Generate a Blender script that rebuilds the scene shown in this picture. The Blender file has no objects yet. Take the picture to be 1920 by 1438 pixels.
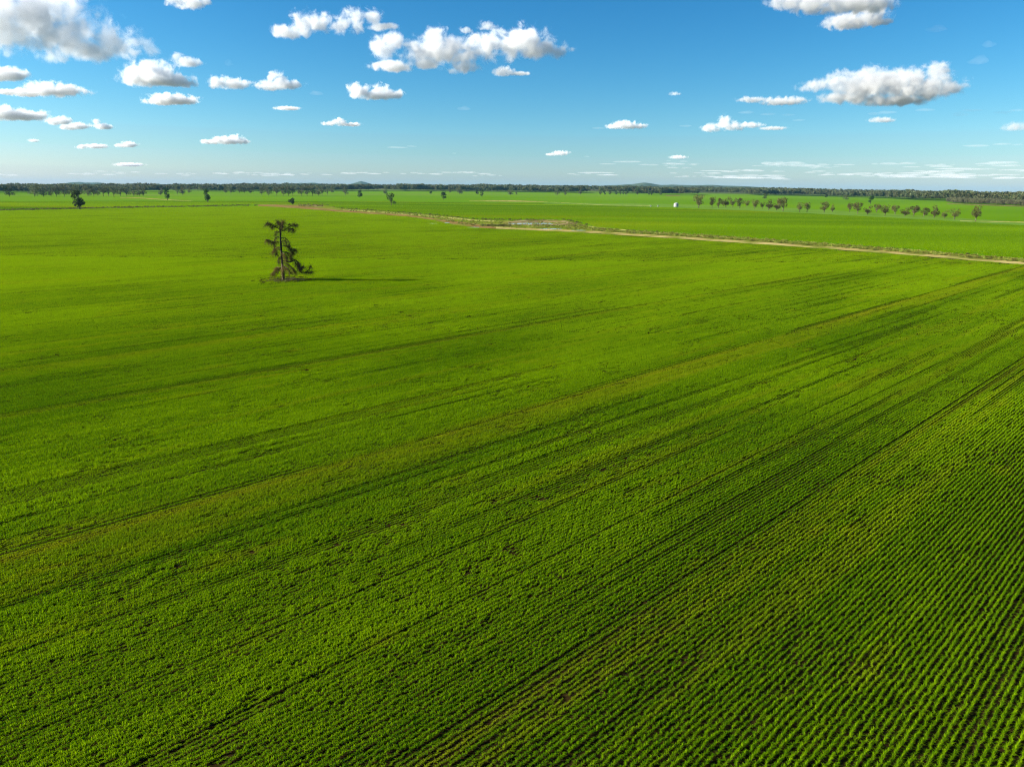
import bpy, math, random
import numpy as np
from mathutils import Vector, Matrix

# ------------------------------------------------------------------ camera, world, sun, exposure
SC = bpy.context.scene
COL = SC.collection
F = 1310.0                      # focal length in photograph pixels (1920 wide)
H = 25.0                        # drone height
PITCH = math.atan(363.0 / F)
ROLL = math.atan(16.0 / 1920)
RIGHT0, UP0 = Vector((1, 0, 0)), Vector((0, math.sin(PITCH), math.cos(PITCH)))
FWD = Vector((0, math.cos(PITCH), -math.sin(PITCH)))
RIGHT = RIGHT0 * math.cos(ROLL) + UP0 * math.sin(ROLL)
UP = UP0 * math.cos(ROLL) - RIGHT0 * math.sin(ROLL)
cam = bpy.data.cameras.new('camera')
cam.sensor_width = 36.0
cam.lens = 36.0 * F / 1920.0
cam.clip_start, cam.clip_end = 0.5, 200000.0
cam_ob = bpy.data.objects.new('camera', cam)
M = Matrix((RIGHT, UP, -FWD)).transposed().to_4x4()
M.translation = (0, 0, H)
cam_ob.matrix_world = M
COL.objects.link(cam_ob)
SC.camera = cam_ob

SUN_EL, SUN_AZ = math.radians(24.0), math.radians(-91.0)     # azimuth from +Y, clockwise; the sun stands to the left
SUN_DIR = Vector((math.sin(SUN_AZ) * math.cos(SUN_EL), math.cos(SUN_AZ) * math.cos(SUN_EL), math.sin(SUN_EL)))
W = bpy.data.worlds.new('World'); SC.world = W; W.use_nodes = True
nt = W.node_tree; nt.nodes.clear()
sky = nt.nodes.new('ShaderNodeTexSky'); sky.sky_type = 'NISHITA'; sky.sun_disc = False
sky.sun_elevation = SUN_EL; sky.sun_rotation = SUN_AZ
sky.altitude = 200; sky.air_density = 1.0; sky.dust_density = 0.35; sky.ozone_density = 2.5
hsv = nt.nodes.new('ShaderNodeHueSaturation'); hsv.inputs['Saturation'].default_value = 1.25
hsv.inputs['Hue'].default_value = 0.487
bg = nt.nodes.new('ShaderNodeBackground'); bg.inputs['Strength'].default_value = 0.052
wo = nt.nodes.new('ShaderNodeOutputWorld')
nt.links.new(sky.outputs[0], hsv.inputs['Color'])
sep = nt.nodes.new('ShaderNodeSeparateColor'); com = nt.nodes.new('ShaderNodeCombineColor')
nt.links.new(hsv.outputs[0], sep.inputs[0])
KS = 0.111                       # deepens the blue of the clear polarised-looking sky, channel by channel
for ch, (amp, pw) in enumerate(((0.84, 1.54), (0.92, 1.28), (0.99, 1.12))):
    pn = nt.nodes.new('ShaderNodeMath'); pn.operation = 'POWER'; pn.inputs[1].default_value = pw
    mn = nt.nodes.new('ShaderNodeMath'); mn.operation = 'MULTIPLY'; mn.inputs[1].default_value = amp * KS ** (pw - 1)
    nt.links.new(sep.outputs[ch], pn.inputs[0]); nt.links.new(pn.outputs[0], mn.inputs[0]); nt.links.new(mn.outputs[0], com.inputs[ch])
red = com.inputs[0].links[0].from_socket; blu = com.inputs[2].links[0].from_socket
ad = nt.nodes.new('ShaderNodeMath'); ad.operation = 'MULTIPLY_ADD'; ad.inputs[1].default_value = 0.20
nt.links.new(red, ad.inputs[0]); nt.links.new(blu, ad.inputs[2]); nt.links.new(ad.outputs[0], com.inputs[2])
nt.links.new(com.outputs[0], bg.inputs['Color'])
nt.links.new(bg.outputs[0], wo.inputs['Surface'])

sl = bpy.data.lights.new('sun', 'SUN'); sl.energy = 5.0; sl.angle = math.radians(0.55); sl.color = (1.0, 0.94, 0.82)
so = bpy.data.objects.new('sun', sl); COL.objects.link(so)
so.rotation_euler = SUN_DIR.to_track_quat('Z', 'Y').to_euler()
so.location = (-60, 0, 60)

SC.view_settings.view_transform = 'Standard'
SC.view_settings.look = 'None'
SC.view_settings.exposure = 1.55
SC.view_settings.gamma = 1.0
SC.view_settings.use_curve_mapping = False
SC.render.engine = 'CYCLES'
cy = SC.cycles
cy.max_bounces = 10; cy.diffuse_bounces = 3; cy.glossy_bounces = 2; cy.transmission_bounces = 4
cy.transparent_max_bounces = 8; cy.volume_bounces = 7
cy.volume_step_rate = 0.6; cy.volume_max_steps = 256
cy.use_denoising = True; cy.denoising_prefilter = 'NONE'; cy.denoising_input_passes = 'RGB_ALBEDO_NORMAL'
cy.filter_width = 1.15
cy.sample_clamp_indirect = 6.0

rng = np.random.default_rng(7)
random.seed(7)
A_ROW = math.radians(46.3)       # direction of the drill rows, clockwise from +Y
RD = np.array((math.sin(A_ROW), math.cos(A_ROW)))
RN = np.array((math.cos(A_ROW), -math.sin(A_ROW)))
ROWS = 0.315

# ------------------------------------------------------------------ helpers
def smooth(a, b, x):
    t = np.clip((x - a) / (b - a), 0, 1)
    return t * t * (3 - 2 * t)

def terrain(x, y):
    x = np.asarray(x, float); y = np.asarray(y, float)
    D = np.hypot(x, y)
    t = np.where(y > 1, x / np.maximum(y, 1), 9)
    u = t * F / math.cos(PITCH) / 900.0
    bow = 7.0 * np.clip(1 - u * u, 0, 1)
    return bow * np.minimum(D, 7500) / F * smooth(1500, 5200, D)

def pdir(px, py):
    d = RIGHT * ((px - 960) / F) + UP * (-(py - 719) / F) + FWD
    return d.normalized()

_DS = np.geomspace(12, 27000, 4000)
def gp(px, py):
    """the point of the ground seen at a place of the photograph"""
    d = pdir(px, py)
    hl = math.hypot(d.x, d.y)
    z = H + _DS * d.z / hl
    xs, ys = _DS * d.x / hl, _DS * d.y / hl
    below = z - terrain(xs, ys) < 0
    i = int(np.argmax(below)) if below.any() else len(_DS) - 1
    if i == 0: D = _DS[0]
    elif not below.any(): D = _DS[-1]
    else:
        g0 = z[i-1] - terrain(xs[i-1], ys[i-1]); g1 = z[i] - terrain(xs[i], ys[i])
        D = _DS[i-1] + (_DS[i] - _DS[i-1]) * g0 / (g0 - g1)
    x, y = D * d.x / hl, D * d.y / hl
    return Vector((x, y, float(terrain(x, y))))

def project(x, y, z):
    """photograph pixel of world points (numpy)"""
    v = np.stack([np.asarray(x, float), np.asarray(y, float), np.asarray(z, float) - H], -1)
    X, Y, Z = v @ np.array(RIGHT), v @ np.array(UP), v @ np.array(FWD)
    Z = np.where(Z < 0.1, 0.1, Z)
    return 960 + F * X / Z, 719 - F * Y / Z, Z

def mpp(p):
    return float(Vector((p[0], p[1], p[2] - H)).dot(FWD)) / F

def hash3(i, j, k, seed):
    h = (i * 374761393 + j * 668265263 + k * 2147483647 + seed * 1274126177) & 0xffffffff
    h = ((h ^ (h >> 13)) * 1274126177) & 0xffffffff
    h = ((h ^ (h >> 16)) * 2246822519) & 0xffffffff
    return ((h ^ (h >> 15)) & 0xffffff) / float(0xffffff)

def vnoise(p, seed=0):
    p = np.asarray(p, float)
    if p.shape[1] == 2: p = np.concatenate([p, np.zeros((len(p), 1))], 1)
    b = np.floor(p).astype(np.int64); f = p - b; f = f * f * (3 - 2 * f)
    out = 0
    for di in (0, 1):
        for dj in (0, 1):
            for dk in (0, 1):
                w = (f[:, 0] if di else 1 - f[:, 0]) * (f[:, 1] if dj else 1 - f[:, 1]) * (f[:, 2] if dk else 1 - f[:, 2])
                out = out + w * hash3(b[:, 0] + di, b[:, 1] + dj, b[:, 2] + dk, seed)
    return out

def fbm(p, octaves=4, seed=0):
    p = np.asarray(p, float); a, s, out = 1.0, 0.0, 0
    for o in range(octaves):
        out = out + a * vnoise(p * (2 ** o), seed + o * 17); s += a; a *= 0.5
    return out / s

def tag(o, label=None, cat=None, group=None, kind=None):
    if label: o['label'] = label
    if cat: o['category'] = cat
    if group: o['group'] = group
    if kind: o['kind'] = kind
    return o

def empty(name, loc):
    o = bpy.data.objects.new(name, None); COL.objects.link(o); o.location = loc
    o.empty_display_size = 0.5
    return o

def mesh_np(name, verts, faces, mat=None, smooth_=False):
    me = bpy.data.meshes.new(name)
    verts = np.asarray(verts, np.float32); faces = np.asarray(faces, np.int32)
    n = faces.shape[1]
    me.vertices.add(len(verts)); me.vertices.foreach_set('co', verts.ravel())
    me.loops.add(faces.size); me.loops.foreach_set('vertex_index', faces.ravel())
    me.polygons.add(len(faces)); me.polygons.foreach_set('loop_start', np.arange(0, faces.size, n, dtype=np.int32))
    me.polygons.foreach_set('loop_total', np.full(len(faces), n, np.int32))
    me.update(calc_edges=True)
    if mat: me.materials.append(mat)
    me.polygons.foreach_set('use_smooth', np.full(len(faces), smooth_))
    return me

def obj(name, me, parent=None, col=None):
    o = bpy.data.objects.new(name, me); (col or COL).objects.link(o)
    if parent: o.parent = parent
    return o

class MB:
    def __init__(s): s.v = []; s.f = []
    def tube(s, pts, rads, n=6, cap=True):
        pts = [Vector(p) for p in pts]; b0 = len(s.v); prev = None
        for i, p in enumerate(pts):
            t = (pts[min(i+1, len(pts)-1)] - pts[max(i-1, 0)]).normalized()
            a = prev if prev is not None else (Vector((1, 0, 0)) if abs(t.x) < .8 else Vector((0, 1, 0)))
            a = (a - t * a.dot(t)).normalized(); b = t.cross(a); prev = a
            for k in range(n):
                an = 2 * math.pi * k / n
                s.v.append(p + (a * math.cos(an) + b * math.sin(an)) * rads[i])
        for i in range(len(pts) - 1):
            for k in range(n):
                q = b0 + i * n
                s.f.append((q + k, q + (k+1) % n, q + n + (k+1) % n, q + n + k))
        if cap:
            s.f.append(tuple(b0 + k for k in reversed(range(n))))
            s.f.append(tuple(b0 + (len(pts)-1) * n + k for k in range(n)))
        return s
    def lathe(s, prof, n=24, c=(0, 0, 0)):
        b0 = len(s.v)
        for r, z in prof:
            for k in range(n):
                an = 2 * math.pi * k / n
                s.v.append(Vector((c[0] + r * math.cos(an), c[1] + r * math.sin(an), c[2] + z)))
        for i in range(len(prof) - 1):
            for k in range(n):
                q = b0 + i * n
                s.f.append((q + k, q + (k+1) % n, q + n + (k+1) % n, q + n + k))
        return s
    def mesh(s, name, mat, smooth_=True):
        me = bpy.data.meshes.new(name); me.from_pydata([tuple(v) for v in s.v], [], s.f); me.update()
        me.materials.append(mat)
        for p in me.polygons: p.use_smooth = smooth_
        return me

# ------------------------------------------------------------------ materials
def newmat(name):
    m = bpy.data.materials.new(name); m.use_nodes = True
    t = m.node_tree; t.nodes.clear()
    out = t.nodes.new('ShaderNodeOutputMaterial')
    return m, t, out

class N:
    """tiny node writer"""
    def __init__(s, t): s.t = t
    def add(s, typ, **kw):
        n = s.t.nodes.new('ShaderNode' + typ)
        for k, v in kw.items(): setattr(n, k, v)
        return n
    def set(s, sock, v):
        if hasattr(v, 'links') or isinstance(v, bpy.types.NodeSocket): s.t.links.new(v, sock)
        else: sock.default_value = v
    def math(s, op, a, b=0.0, c=None, clamp=False):
        n = s.add('Math', operation=op, use_clamp=clamp); s.set(n.inputs[0], a); s.set(n.inputs[1], b)
        if c is not None: s.set(n.inputs[2], c)
        return n.outputs[0]
    def mix(s, f, a, b, blend='MIX'):
        n = s.add('Mix', data_type='RGBA', blend_type=blend); s.set(n.inputs[0], f); s.set(n.inputs[6], a); s.set(n.inputs[7], b)
        return n.outputs[2]
    def ramp(s, x, lo, hi, a=0.0, b=1.0):
        n = s.add('MapRange', interpolation_type='SMOOTHSTEP'); s.set(n.inputs[0], x)
        n.inputs[1].default_value = lo; n.inputs[2].default_value = hi; n.inputs[3].default_value = a; n.inputs[4].default_value = b
        return n.outputs[0]
    def noise(s, vec, scale, detail=3.0, rough=0.5, dist=0.0):
        n = s.add('TexNoise'); s.t.links.new(vec, n.inputs['Vector'])
        n.inputs['Scale'].default_value = scale; n.inputs['Detail'].default_value = detail
        n.inputs['Roughness'].default_value = rough; n.inputs['Distortion'].default_value = dist
        return n.outputs[0]
    def mapping(s, vec, rot=(0, 0, 0), scale=(1, 1, 1)):
        n = s.add('Mapping'); s.t.links.new(vec, n.inputs['Vector'])
        n.inputs['Rotation'].default_value = rot; n.inputs['Scale'].default_value = scale
        return n.outputs[0]
    def pos(s): return s.add('NewGeometry').outputs['Position']

def rgba(c): return (c[0], c[1], c[2], 1.0)

def leaf_material(name, dark, light, yellow, trans=0.4, rough=0.55, spec=0.25):
    """leaves; 'blade' varies from leaf to leaf, 'tone' and 'dry' from plant to plant"""
    m, t, out = newmat(name); n = N(t)
    bl = n.add('Attribute', attribute_name='blade').outputs['Fac']
    tone = n.add('Attribute', attribute_name='tone', attribute_type='INSTANCER').outputs['Fac']
    dry = n.add('Attribute', attribute_name='dry', attribute_type='INSTANCER').outputs['Fac']
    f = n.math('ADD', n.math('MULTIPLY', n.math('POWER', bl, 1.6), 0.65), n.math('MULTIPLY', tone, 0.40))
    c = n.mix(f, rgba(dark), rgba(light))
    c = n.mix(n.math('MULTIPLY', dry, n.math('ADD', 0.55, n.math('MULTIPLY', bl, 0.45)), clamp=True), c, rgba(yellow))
    p = n.add('BsdfDiffuse'); n.set(p.inputs['Color'], c)
    tr = n.add('BsdfTranslucent')
    n.set(tr.inputs['Color'], n.mix(1.0, c, (1.3, 1.25, 0.4, 1), 'MULTIPLY'))
    mx = n.add('MixShader'); mx.inputs[0].default_value = trans
    t.links.new(p.outputs[0], mx.inputs[1]); t.links.new(tr.outputs[0], mx.inputs[2])
    t.links.new(mx.outputs[0], out.inputs['Surface'])
    return m

def plain_leaf(name, dark, light, trans=0.3, spec=0.2):
    m, t, out = newmat(name); n = N(t)
    bl = n.add('Attribute', attribute_name='blade').outputs['Fac']
    oi = n.add('ObjectInfo').outputs['Random']
    c = n.mix(bl, rgba(dark), rgba(light))
    h = n.add('HueSaturation'); n.set(h.inputs['Color'], c)
    n.set(h.inputs['Value'], n.math('ADD', 0.65, n.math('MULTIPLY', oi, 0.75)))
    n.set(h.inputs['Hue'], n.math('ADD', 0.47, n.math('MULTIPLY', oi, 0.055)))
    c = h.outputs[0]
    p = n.add('BsdfPrincipled'); n.set(p.inputs['Base Color'], c)
    p.inputs['Roughness'].default_value = 0.6; p.inputs['Specular IOR Level'].default_value = spec
    tr = n.add('BsdfTranslucent'); n.set(tr.inputs['Color'], c)
    mx = n.add('MixShader'); mx.inputs[0].default_value = trans
    t.links.new(p.outputs[0], mx.inputs[1]); t.links.new(tr.outputs[0], mx.inputs[2])
    t.links.new(mx.outputs[0], out.inputs['Surface'])
    return m

def pasture_mat(name):
    """green paddocks near by; far-off country is a mix of stubble, scrub and grass"""
    m, t, out = newmat(name); n = N(t)
    ps = n.pos(); v = n.mapping(n.mapping(ps, rot=(0, 0, A_ROW - math.pi / 2)), scale=(.35, 1, 1))
    c = n.mix(n.ramp(n.noise(v, .0016, 4.0), .3, .7), (0.075, 0.165, 0.002, 1), (0.105, 0.205, 0.004, 1))
    c = n.mix(n.ramp(n.noise(v, .0009, 3.0), .52, .7), c, (0.10, 0.18, 0.012, 1))
    ln = n.add('VectorMath', operation='LENGTH'); t.links.new(ps, ln.inputs[0])
    o = n.mix(n.ramp(n.noise(v, .0004, 3.0), .4, .6), (0.13, 0.115, 0.065, 1), (0.07, 0.085, 0.04, 1))
    c = n.mix(n.ramp(ln.outputs['Value'], 3400, 5000), c, o)
    d = n.add('BsdfDiffuse'); n.set(d.inputs['Color'], c); t.links.new(d.outputs[0], out.inputs['Surface'])
    return m

def noise_mat(name, c1, c2, scale, rough=0.95, stretch=(1, 1, 1), rotz=0.0, detail=5.0, bump=0.0, c3=None, s3=1.0, t3=(0.5, 0.65), spec=0.0, lo=0.3, hi=0.7):
    m, t, out = newmat(name); n = N(t)
    v = n.mapping(n.mapping(n.pos(), rot=(0, 0, rotz)), scale=stretch)
    f = n.noise(v, scale, detail, 0.6)
    c = n.mix(n.ramp(f, lo, hi), rgba(c1), rgba(c2))
    if c3: c = n.mix(n.ramp(n.noise(v, s3, 3.0), *t3), c, rgba(c3))
    p = n.add('BsdfPrincipled'); n.set(p.inputs['Base Color'], c)
    p.inputs['Roughness'].default_value = rough; p.inputs['Specular IOR Level'].default_value = spec
    if bump:
        b = n.add('Bump'); b.inputs['Strength'].default_value = 0.7; b.inputs['Distance'].default_value = bump
        n.set(b.inputs['Height'], f); t.links.new(b.outputs[0], p.inputs['Normal'])
    t.links.new(p.outputs[0], out.inputs['Surface'])
    return m

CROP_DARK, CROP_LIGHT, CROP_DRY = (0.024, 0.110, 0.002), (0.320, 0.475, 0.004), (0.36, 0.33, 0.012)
m_crop = leaf_material('crop_leaf', CROP_DARK, CROP_LIGHT, CROP_DRY, trans=0.42, rough=0.7, spec=0.08)
m_soil = noise_mat('paddock_soil', (0.010, 0.007, 0.003), (0.030, 0.019, 0.006), 1.2, bump=0.05)
m_pasture = pasture_mat('far_pasture')
m_woodland = noise_mat('woodland_floor', (0.05, 0.06, 0.025), (0.10, 0.10, 0.04), 0.01)
m_track = noise_mat('dirt_track', (0.27, 0.20, 0.065), (0.40, 0.32, 0.12), 0.06, c3=(0.16, 0.17, 0.03), s3=0.08, t3=(0.45, 0.6))
m_track_red = noise_mat('red_dirt', (0.15, 0.08, 0.025), (0.24, 0.165, 0.06), 0.05, c3=(0.12, 0.13, 0.02), s3=0.07, t3=(0.5, 0.62))
m_verge = noise_mat('verge_soil', (0.085, 0.135, 0.006), (0.14, 0.17, 0.014), 0.05, c3=(0.2, 0.19, 0.045), s3=0.08, t3=(0.52, 0.62))
m_straw = noise_mat('pale_dead_grass', (0.27, 0.26, 0.06), (0.42, 0.38, 0.13), 0.09, c3=(0.12, 0.16, 0.015), s3=0.07, t3=(0.48, 0.6))
m_bank = noise_mat('dam_bank_clay', (0.17, 0.12, 0.05), (0.28, 0.22, 0.11), 0.08, c3=(0.11, 0.11, 0.02), s3=0.1, t3=(0.45, 0.58), bump=0.3)
m_bark_dead = noise_mat('dead_bark', (0.012, 0.010, 0.009), (0.05, 0.04, 0.032), 2.5, stretch=(1, 1, 0.25), rough=0.9)
m_bark_grey = noise_mat('bare_wood', (0.05, 0.035, 0.022), (0.17, 0.125, 0.085), 1.6, stretch=(1, 1, 0.2), rough=0.85)
m_twig = noise_mat('twigs', (0.03, 0.022, 0.012), (0.10, 0.075, 0.04), 1.5)
m_twig_brown = noise_mat('brown_twigs', (0.08, 0.06, 0.015), (0.17, 0.13, 0.04), 1.2)
m_trunk = noise_mat('gum_bark', (0.07, 0.055, 0.04), (0.18, 0.15, 0.11), 0.8, stretch=(1, 1, 0.3))
m_white = noise_mat('white_steel', (0.27, 0.28, 0.28), (0.34, 0.34, 0.34), 0.8, rough=0.5, spec=0.5)
m_roofsteel = noise_mat('roof_steel', (0.30, 0.31, 0.31), (0.36, 0.37, 0.37), 0.8, rough=0.45, spec=0.5)
m_leaf_gum = plain_leaf('gum_leaf', (0.022, 0.038, 0.012), (0.15, 0.155, 0.06))
m_leaf_dark = plain_leaf('dark_leaf', (0.012, 0.035, 0.006), (0.04, 0.075, 0.012))
m_leaf_row = plain_leaf('olive_leaf', (0.045, 0.05, 0.012), (0.135, 0.115, 0.03))
m_leaf_wood = plain_leaf('wood_leaf', (0.075, 0.08, 0.035), (0.16, 0.15, 0.07))
m_weed = plain_leaf('weed_leaf', (0.10, 0.15, 0.008), (0.30, 0.29, 0.05))
m_weed_dark = plain_leaf('dark_weed_leaf', (0.05, 0.07, 0.01), (0.18, 0.16, 0.035))

def water_mat():
    m, t, out = newmat('water'); n = N(t)
    p = n.add('BsdfPrincipled'); p.inputs['Base Color'].default_value = (0.30, 0.27, 0.2, 1)
    p.inputs['Roughness'].default_value = 0.08; p.inputs['IOR'].default_value = 1.33
    b = n.add('Bump'); b.inputs['Strength'].default_value = 0.15; b.inputs['Distance'].default_value = 0.02
    n.set(b.inputs['Height'], n.noise(n.pos(), 2.0, 3.0)); t.links.new(b.outputs[0], p.inputs['Normal'])
    t.links.new(p.outputs[0], out.inputs['Surface'])
    return m
m_water = water_mat()

# ------------------------------------------------------------------ the ground sheet to the horizon
def build_ground():
    R = np.concatenate([[0.0], np.geomspace(10, 28000, 90)])
    ta = np.concatenate([np.linspace(-60, 60, 241), np.linspace(62, 298, 119)])
    a = np.radians(ta); na = len(a)
    X = R[:, None] * np.sin(a)[None]; Y = R[:, None] * np.cos(a)[None]
    Z = terrain(X, Y) - 0.02
    v = np.stack([X, Y, Z], -1).reshape(-1, 3)
    i, j = np.meshgrid(np.arange(len(R) - 1), np.arange(na), indexing='ij')
    j2 = (j + 1) % na
    f = np.stack([i * na + j, (i+1) * na + j, (i+1) * na + j2, i * na + j2], -1).reshape(-1, 4)[:, ::-1]
    tag(obj('ground', mesh_np('ground', v, f, m_pasture, True)), kind='structure')
build_ground()

def strip(name, upper, lower, mat, z, sub=6, wob=0.0, seed=1, **kw):
    """a patch lying on the ground between two edges, each given by places of the photograph"""
    xs = np.linspace(0, 1, max(len(upper), 2) * sub)
    def edge(pts):
        P = np.array([tuple(gp(*p)) for p in pts]); s = np.linspace(0, 1, len(P))
        return np.stack([np.interp(xs, s, P[:, k]) for k in range(3)], -1)
    U, L = edge(upper), edge(lower)
    if wob:
        D = np.hypot(U[:, 0], U[:, 1])
        q = np.stack([xs * len(xs) * 0.7, xs * 0], -1)
        U[:, 1] += (fbm(q, 3, seed) - .5) * wob * 2; L[:, 1] += (fbm(q, 3, seed + 9) - .5) * wob * 2
    v = np.concatenate([U, L]); v[:, 2] = terrain(v[:, 0], v[:, 1]) + z
    n = len(xs); i = np.arange(n - 1)
    f = np.stack([n + i, n + i + 1, i + 1, i], -1)
    o = obj(name, mesh_np(name, v, f, mat)); tag(o, **kw)
    return o

# outlines in the photograph ---------------------------------------
PADDOCK_EDGE = [(-700, 408), (-300, 402), (0, 396), (200, 391.5), (400, 388), (490, 387), (560, 391.5), (620, 396.5), (700, 402), (760, 406), (800, 411), (850, 421), (900, 428), (1000, 432.5), (1100, 437),
                (1300, 450), (1500, 463.5), (1700, 478.5), (1920, 497), (2100, 515), (2500, 560)]
PE = np.array([tuple(gp(*p)) for p in PADDOCK_EDGE])
PE_az = np.arctan2(PE[:, 0], PE[:, 1]); PE_D = np.hypot(PE[:, 0], PE[:, 1])
VERGE_TOP = [(-700, 404.5), (-300, 399.5), (0, 394), (200, 389.5), (400, 386), (480, 383.5), (560, 383), (606, 384), (640, 391), (700, 394.5), (760, 399), (800, 402), (850, 407), (900, 412), (960, 413), (1060, 412.5), (1090, 420), (1120, 428),
             (1200, 433), (1300, 439.5), (1500, 454), (1700, 469.5), (1920, 488), (2100, 505), (2500, 548)]
VT = np.array([tuple(gp(*p)) for p in VERGE_TOP])
VT_az = np.arctan2(VT[:, 0], VT[:, 1]); VT_D = np.hypot(VT[:, 0], VT[:, 1])

# far fields: paler and darker paddocks, tracks
strip('field', [(-200, 366), (60, 364.5), (300, 364), (600, 364), (900, 363.5), (1180, 367)], [(-200, 369.5), (60, 368), (300, 367.5), (600, 367), (900, 365.5), (1180, 368.5)],
      noise_mat('pale_pasture', (0.09, 0.175, 0.008), (0.12, 0.19, 0.02), 0.004), 0.10, sub=8, kind='structure')
strip('field', [(1020, 380), (1250, 383), (1500, 391), (1700, 403), (1920, 417), (2200, 436)], [(1020, 382), (1250, 389), (1500, 399.5), (1700, 410), (1920, 423), (2200, 444)],
      noise_mat('grass_margin', (0.09, 0.18, 0.015), (0.12, 0.2, 0.03), 0.02), 0.06, kind='structure')
strip('track', [(1800, 414.5), (1920, 416.2), (2100, 420)], [(1800, 415.2), (1920, 418.0), (2100, 424)], m_straw, 0.12, kind='structure')
strip('track', [(1775, 382.0), (1920, 386.5), (2100, 391)], [(1775, 382.9), (1920, 388.2), (2100, 394)], m_bank, 0.3, kind='structure')
strip('track', [(225, 370.6), (262, 371.2), (310, 374.3), (350, 376.7), (420, 380.3), (480, 383.0)], [(225, 371.0), (262, 372.2), (310, 375.4), (350, 377.3), (420, 380.8), (480, 383.8)],
      m_track, 0.12, kind='structure')
strip('track', [(880, 377.2), (960, 376.2), (1020, 378.5)], [(880, 377.7), (960, 378.5), (1020, 379.2)], m_track, 0.12, kind='structure')
strip('track', [(1020, 378.4), (1130, 384.8), (1220, 385.6)], [(1020, 378.8), (1130, 385.4), (1220, 386.3)], m_straw, 0.13, kind='structure')
strip('track', [(1248, 366.6), (1275, 366.6)], [(1248, 367.8), (1275, 367.8)], m_bank, 0.5, kind='structure')

# near paddock's soil
def paddock():
    a = np.linspace(PE_az[0], PE_az[-1], 200)
    D = np.interp(a, PE_az, PE_D)
    R = np.array([0, .25, .5, .75, 1.0])
    X = R[:, None] * (D * np.sin(a))[None]; Y = R[:, None] * (D * np.cos(a))[None]
    v = np.stack([X, Y, X * 0 + 0.0], -1).reshape(-1, 3); n = len(a)
    i, j = np.meshgrid(np.arange(4), np.arange(n - 1), indexing='ij')
    f = np.stack([i * n + j, (i+1) * n + j, (i+1) * n + j + 1, i * n + j + 1], -1).reshape(-1, 4)[:, ::-1]
    tag(obj('paddock_soil', mesh_np('paddock_soil', v, f, m_soil)), kind='structure')
paddock()
SEGS = 8
def along(pts, az, which):
    return [(float(x), float(y)) for x, y in pts]
tagk = dict(kind='structure')
strip('verge', VERGE_TOP[5:], [PADDOCK_EDGE[5]] + [(x, float(np.interp(x, [p[0] for p in PADDOCK_EDGE], [p[1] for p in PADDOCK_EDGE]))) for x, _ in VERGE_TOP[6:]], m_verge, 0.03, sub=8, **tagk)
EDGEY = lambda x, d=0.0: float(np.interp(x, [p[0] for p in PADDOCK_EDGE], [p[1] for p in PADDOCK_EDGE])) + d
TOPY = lambda x, d=0.0: float(np.interp(x, [p[0] for p in VERGE_TOP], [p[1] for p in VERGE_TOP])) + d
xs = [1100, 1200, 1300, 1400, 1500, 1600, 1700, 1800, 1920, 2000, 2100]
strip('dirt_road', [(x, EDGEY(x, -4.1 - (x - 1100) * .0014)) for x in xs], [(x, EDGEY(x, -0.3)) for x in xs], m_track, 0.06, sub=10, wob=1.2, seed=3, **tagk)
strip('wheel_rut', [(x, EDGEY(x, -2.1)) for x in xs], [(x, EDGEY(x, -1.5)) for x in xs], m_straw, 0.07, sub=10, wob=.8, seed=4, **tagk)
strip('fence_line_strip', [(x, TOPY(x, .8)) for x in xs], [(x, TOPY(x, 2.6)) for x in xs], m_straw, 0.06, sub=10, wob=1.0, seed=5, **tagk)
xs = [484, 520, 560, 600, 650, 700, 760, 800, 850, 900]
strip('dirt_road', [(x, EDGEY(x, -3.2)) for x in xs], [(x, EDGEY(x, 0.0)) for x in xs], m_track_red, 0.07, sub=10, wob=2.5, seed=6, **tagk)
strip('clay_scald', [(486, 384.5), (520, 384.2), (560, 386), (600, 390), (625, 393)], [(490, 386.6), (520, 388), (560, 390.6), (600, 394), (625, 396)], m_track_red, 0.10, sub=10, wob=4, seed=7, **tagk)
strip('clay_scald', [(560, 384.3), (590, 384.5), (606, 386)], [(560, 387), (590, 388), (606, 388)], m_bank, 0.09, sub=12, wob=6, seed=8, **tagk)
xs = [640, 700, 760, 820, 880, 930]
strip('fence_line_strip', [(x, TOPY(x, 1.6)) for x in xs], [(x, TOPY(x, 3.6)) for x in xs], m_straw, 0.06, sub=10, wob=2, seed=9, **tagk)
xs = [790, 830, 870, 900, 930]
strip('red_clay_flat', [(790, 408.5), (830, 412), (870, 417), (900, 421.5), (930, 426)], [(790, 410.5), (830, 418.5), (870, 425), (900, 428), (930, 429.5)], m_track_red, 0.09, sub=10, wob=2, seed=10, **tagk)
xs = [900, 950, 1000, 1050, 1100, 1150]
strip('dirt_road', [(x, EDGEY(x, -4.0)) for x in xs], [(x, EDGEY(x, -0.3)) for x in xs], m_track, 0.075, sub=10, wob=1.5, seed=11, **tagk)

# puddles and the dam
def blob(name, pts, mat, z, **kw):
    P = [gp(*p) for p in pts]; P = P[::-1]
    me = bpy.data.meshes.new(name)
    v = [(p.x, p.y, z) for p in P]; f = [tuple(range(len(v)))]
    me.from_pydata(v, [], f); me.update(); me.materials.append(mat)
    if me.polygons[0].normal.z < 0: me.flip_normals()
    o = obj(name, me); tag(o, **kw); return o
def oval(cx, cy, w, h, n=20, seed=0):
    r = np.random.default_rng(seed)
    return [(cx + w * math.cos(a) * (1 + .18 * r.uniform(-1, 1)), cy - h * math.sin(a) * (1 + .25 * r.uniform(-1, 1))) for a in np.linspace(0, 2 * math.pi, n, endpoint=False)]
blob('puddle', oval(813, 419.8, 8, .9, seed=1), m_water, 0.13, **tagk)
blob('puddle', oval(887, 427.2, 11, .9, seed=2), m_water, 0.13, **tagk)
blob('puddle', oval(838, 418.4, 5, .6, seed=3), m_water, 0.13, **tagk)
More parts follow.
